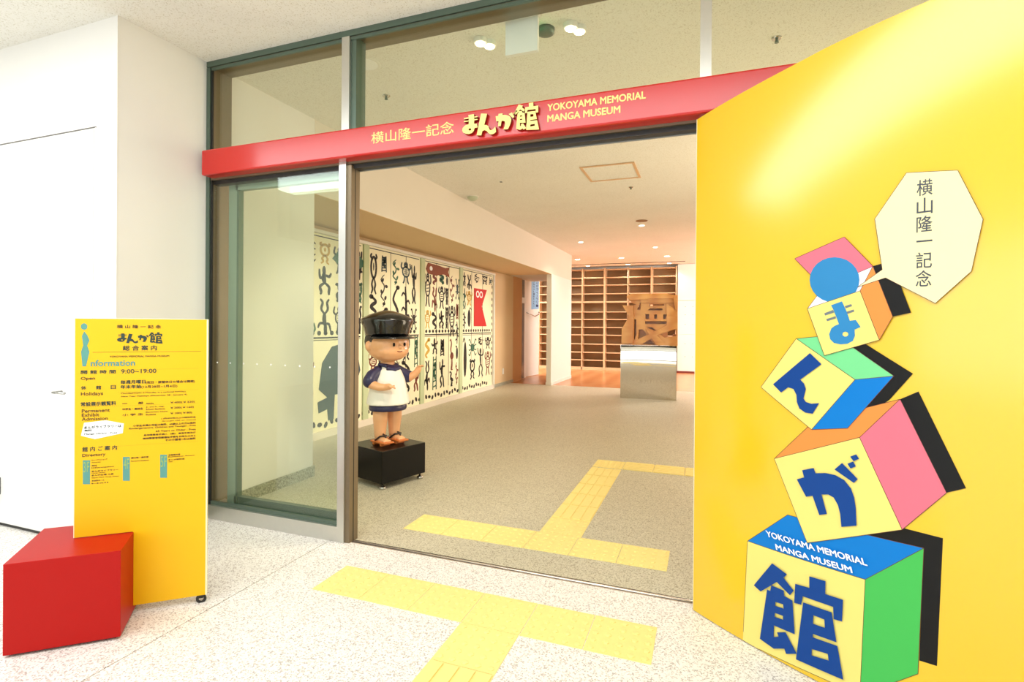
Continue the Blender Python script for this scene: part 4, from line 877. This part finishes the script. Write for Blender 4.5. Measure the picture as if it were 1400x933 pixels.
for nm, poly, d0, d1 in [('top_beam', [(140, 82), (172, 64), (445, 62), (500, 78), (500, 100), (330, 100), (170, 110)], .04, .12),
    ('side_post', [(490, 78), (525, 78), (525, 185), (508, 188)], .03, .12), ('diagonal_beam', [(170, 450), (400, 320), (425, 345), (245, 450)], .05, .12),
    ('diagonal_beam', [(290, 330), (330, 330), (420, 420), (435, 450), (370, 450)], .07, .12), ('left_block', [(108, 148), (190, 150), (198, 250), (190, 440), (103, 440), (105, 330), (150, 250), (155, 225)], .07, .12),
    ('cross_bar', [(250, 100), (500, 100), (500, 130), (250, 128)], .07, .12), ('cross_bar', [(283, 255), (450, 255), (450, 268), (283, 268)], .08, .12), ('right_block', [(440, 130), (524, 190), (524, 322), (400, 362), (372, 340), (448, 296)], .08, .12)]:
    obj(nm, MB().prism(k_(poly), [], lambda u, v, w: (u, d1-w, v), d1-d0), m_pine, ws, bevel=.003)
obj('side_board', MB().box(1.0, .32, 0, 1.09, .5, .22).box(.1, .32, 0, .9, .45, .75), m_pine, ws)
obj('rear_board', MB().box(.25, .44, .25, .75, .46, .62), m_shback, ws)

# ------------------------------------------------------------------ shelving along the far wall
sh = thing('wall_shelving', 'floor-to-ceiling empty maple shelving covering the far wall', 'shelving', (-3.6, 17.3, 0))
obj('back_panel', MB().box(-7.95, 17.38, 0, -.86, 17.41, 3.33), m_shback, sh)
ups = [-.862-.742*i for i in range(10)]
for i, x in enumerate(ups):
    w_ = .06 if i % 2 == 1 else .035
    obj('upright', MB().box(x-w_/2-.02, 17.05 if i % 2 else 17.07, 0, x+w_/2-.02, 17.38, 3.33), m_shelf, sh)
zs = [.02, .301, .558, .833, 1.131, 1.382, 1.645, 1.89, 2.213, 2.482, 2.763, 3.007, 3.27]
sme = {}
for i in range(9):
    x1, x0 = ups[i]-.045, ups[i+1]+.012
    for z in zs:
        th = .05 if abs(z-2.213) < .01 else .028
        if (i > -1): obj('shelf', MB().box(x0, 17.065 if th > .04 else 17.08, z-th/2+.01, x1, 17.38, z+th/2+.01), m_shelf, sh)
obj('plinth_board', MB().box(-7.95, 17.07, 0, -.86, 17.1, .09), m_shelf, sh)

# ------------------------------------------------------------------ tall white door with a blue sign in the library opening
d3 = setting('door_3', (-4.72, 13.85, 0))
pA, pB = Vector((-4.72, 13.85)), Vector((-4.60, 14.72)); dd = (pB-pA).normalized(); dn = Vector((dd.y, -dd.x))
def dT(s, z, w=0): p = pA+dd*s+dn*w; return (p.x, p.y, z)
obj('leaf', MB().prism([(0, .01), (.88, .01), (.88, 3.2), (0, 3.2)], [], lambda u, v, w: dT(u, v, w-.04), .04), m_wall, d3)
sgn = obj('blue_notice', MB().prism([(.36, 1.90), (.86, 1.93), (.86, 2.9), (.36, 2.84)], [], lambda u, v, w: dT(u, v, w), .004), mat('pale_blue_notice', (150, 196, 236), 0.5), d3)
mb = MB()
for k in range(9): add_text(mb, 'まんがライブラリー'[k], lambda u, v: dT(.66+.15*u, 2.74-.095*k+.075*v, .006), .01)
for k in range(12): add_text(mb, 'MANGALIBRARY'[k], lambda u, v: dT(.48+.08*u, 2.74-.07*k+.05*v, .006), .01)
obj('notice_lettering', mb, mat('navy_notice_ink', (30, 50, 110), 0.5), sgn)
hb = MB().tube([dT(.04, 1.80, .01), dT(.2, 1.76, .05), dT(.5, 1.70, .06), dT(.8, 1.78, .05), dT(.84, 1.84, .01)], .012, 6); obj('door_handle', hb, m_steel, d3, smooth=True)
f3 = setting('trim_4', (-4.7, 13.4, 0))
obj('frame', MB().box(-4.78, 13.2, 0, -4.64, 13.3, CH), m_wall, f3); obj('frame', MB().box(-4.80, 13.7, 0, -4.70, 13.84, CH), m_wall, f3)
obj('frame', MB().box(-4.78, 13.3, 2.05, -4.66, 13.7, 2.2), m_wall, f3)
obj('glass_strip', MB().box(-4.76, 13.3, 0, -4.70, 13.7, CH), mat('grey_glass_strip', (120, 116, 116), 0.2), f3)

# ------------------------------------------------------------------ ceiling fittings
def spot_fit(x, y, aim, energy, color, label, spot=70, group=None):
    t = thing('spotlight_and_reflection', label, 'spotlight', (x, y, CH), group)
    for k, (dx, dy) in enumerate(((-.022, -.02), (.022, .035))):  # second head is added, imitating the lamp's reflection in the glass
        obj('housing', MB().lathe([(.044, CH-.03), (.048, CH-.001)], (x+dx, y+dy, 0), n=16), m_fixture, t)
        obj('lamp', MB().lathe([(.032, CH-.036), (.032, CH-.030)], (x+dx, y+dy, 0), n=16), m_lamp, t)
    add_light('spotlight_beam', 'SPOT', (x, y, CH-.06), energy, color, .04, aim=aim, spot=spot)
WARM = (1.0, .78, .52); WARM2 = (1.0, .86, .68)
spot_fit(-1.43, 3.29, (-2.7, 4.3, .7), 150, WARM2, 'lit ceiling spotlight doubled by its glass reflection behind the transom glass, left of the hanging sign', 75)
spot_fit(-.81, 3.32, (-1.4, 4.0, 0), 60, WARM2, 'lit ceiling spotlight doubled by its glass reflection behind the transom glass, right of the hanging sign', 110)
t = thing('recessed_downlight', 'unlit round white recessed downlight just behind the transom mullion', 'downlight', (-2.393, 3.292, CH))
obj('trim_ring', MB().lathe([(.105, CH-.006), (.11, CH-.001)], (-2.393, 3.292, 0), n=28), m_fixture, t, smooth=False)
obj('reflector', MB().lathe([(.085, CH-.009), (.088, CH-.006)], (-2.393, 3.292, 0), n=28), m_white, t)
def sprinkler(x, y, label):
    t = thing('sprinkler_head', label, 'sprinkler', (x, y, CH), 'ceiling sprinklers')
    obj('rose', MB().lathe([(.028, CH-.008), (.034, CH-.001)], (x, y, 0), n=14), m_steel, t); obj('nozzle', MB().lathe([(.014, CH-.032), (.008, CH-.008)], (x, y, 0), n=10), m_aludark, t)
sprinkler(-2.563, 3.814, 'small steel ceiling sprinkler behind the glass above the first lettering')
sprinkler(.429, 3.922, 'small steel ceiling sprinkler behind the glass above the yellow wall board')
sprinkler(-1.0, 7.45, 'small steel ceiling sprinkler next to the ceiling access hatch')
t = thing('ceiling_dome', 'pale green-grey dome fitting on the ceiling edge above the mural', 'dome', (-3.33, 7.25, CH))
obj('ring', MB().lathe([(.10, CH-.008), (.10, CH-.001)], (-3.33, 7.25, 0), n=20), m_fixture, t); obj('dome', MB().ball((-3.33, 7.25, CH-.008), (.085, .085, .06), 16, 10), mat('pale_dome', (196, 204, 178), 0.3), t, smooth=True)
t = thing('access_hatch', 'square flush access hatch in the inner ceiling', 'hatch', (-1.14, 6.66, CH))
hz = [(-1.455, 6.32), (-.83, 6.32), (-.80, 6.97), (-1.475, 6.97)]
obj('panel', MB().box(-1.44, 6.34, CH-.004, -.84, 6.96, CH-.001), m_ceil, t)
obj('frame', MB().box(-1.47, 6.31, CH-.012, -.81, 6.34, CH-.0015).box(-1.47, 6.96, CH-.012, -.81, 6.99, CH-.0015).box(-1.47, 6.34, CH-.012, -1.44, 6.96, CH-.0015).box(-.84, 6.34, CH-.012, -.81, 6.96, CH-.0015), m_shelf, t)
t = thing('ceiling_speaker', 'flat round dark ceiling speaker beyond the access hatch', 'speaker', (-1.13, 9.9, CH)); obj('grille', MB().lathe([(.10, CH-.01), (.11, CH-.001)], (-1.13, 9.9, 0), n=20), mat('dim_grille', (150, 116, 84), 0.7), t)
def pin(x, y, r, glow, label, grp=None, energy=0, aim=None, spot=90, color=WARM2):
    t = thing('ceiling_downlight', label, 'downlight', (x, y, CH), grp)
    obj('ring', MB().lathe([(r*1.3, CH-.008), (r*1.35, CH-.001)], (x, y, 0), n=16), m_fixture, t)
    obj('lamp', MB().lathe([(r, CH-.012), (r, CH-.008)], (x, y, 0), n=16), m_lamp if glow else m_track, t)
    if energy: add_light('downlight_beam', 'SPOT', (x, y, CH-.03), energy, color, .05, aim=aim or (x, y, 0), spot=spot)
pin(-2.612, 6.6, .018, False, 'tiny dark pinhole fitting in the ceiling left of the access hatch')
pin(-1.18, 10.35, .05, True, 'lit ceiling downlight right behind the round ceiling speaker', energy=60, aim=(-1.2, 10.9, .8), spot=70)
pin(-2.744, 11.98, .05, True, 'lit ceiling downlight near the end of the white library wall', energy=60, aim=(-2.6, 12.0, 0), spot=130)
pin(-1.185, 13.3, .05, True, 'lit ceiling spotlight above and beyond the pine sculpture', energy=60, spot=130)
PINKW = (1.0, .90, .84)
for i, (x, lab) in enumerate([(-3.55, 'next to the white library wall'), (-2.28, 'above the middle of the shelving'), (-1.03, 'nearest the white panel wall')]):
    pin(x, 15.1, .07, True, 'lit downlight of the front row before the shelving, '+lab, 'downlights before the shelving', 70, None, 140, PINKW)
    pin(x-.05, 16.8, .06, True, 'lit downlight of the rear row close to the shelving, '+lab, 'downlights before the shelving', 40, None, 140, PINKW)

t = thing('hanging_sign', 'white back of a sign box hanging from the ceiling behind the transom glass', 'sign', (-1.1, 3.12, CH))
obj('bracket', MB().box(-1.25, 3.09, CH-.022, -.985, 3.15, CH-.0015), m_fixture, t)
obj('housing', MB().box(-1.207, 3.105, 3.155, -.993, 3.135, 3.37), m_signw, t, bevel=.002)
obj('lit_face', MB().box(-1.2, 3.135, 3.165, -1.0, 3.138, 3.36), m_green_e, t)
t = thing('ceiling_detector', 'dark round detector on the ceiling behind the hanging white sign', 'detector', (-.98, 3.34, CH)); obj('body', MB().lathe([(.03, CH-.035), (.055, CH-.03), (.06, CH-.001)], (-1.0, 3.30, 0), n=16), m_aludark, t, smooth=True)

# unseen fill lights added to brighten the inner gallery and library
add_light('gallery_fill_near', 'AREA', (2.4, 6.5, 3.3), 60, WARM, 2.4, 3.0, aim=(1.2, 6.5, 0))
add_light('gallery_fill_far', 'AREA', (2.2, 14.2, 3.3), 650, (1.0, .91, .87), 2.6, 3.0, aim=(-.5, 14.6, 0))
add_light('library_fill', 'AREA', (-6.2, 15.0, 3.3), 330, (1.0, .94, .90), 2.0, 2.0, aim=(-6.2, 15, 0))
add_light('gallery_up_fill', 'AREA', (2.6, 6.2, 1.7), 120, (1.0, .86, .64), 1.2, 4.0, aim=(.6, 6.2, 3.4))  # unseen lamp added to lift the inner ceiling
for y in (5.4, 7.2, 8.8, 10.4):  # spot beams on the mural, without fittings
    add_light('mural_wash', 'SPOT', (-1.0, y-.1, CH-.05), 470, (1.0, .90, .74), .08, aim=(-4.6, y, 1.05), spot=40, blend=1.0)

for o in bpy.data.objects:
    if '_o' in o: del o['_o']
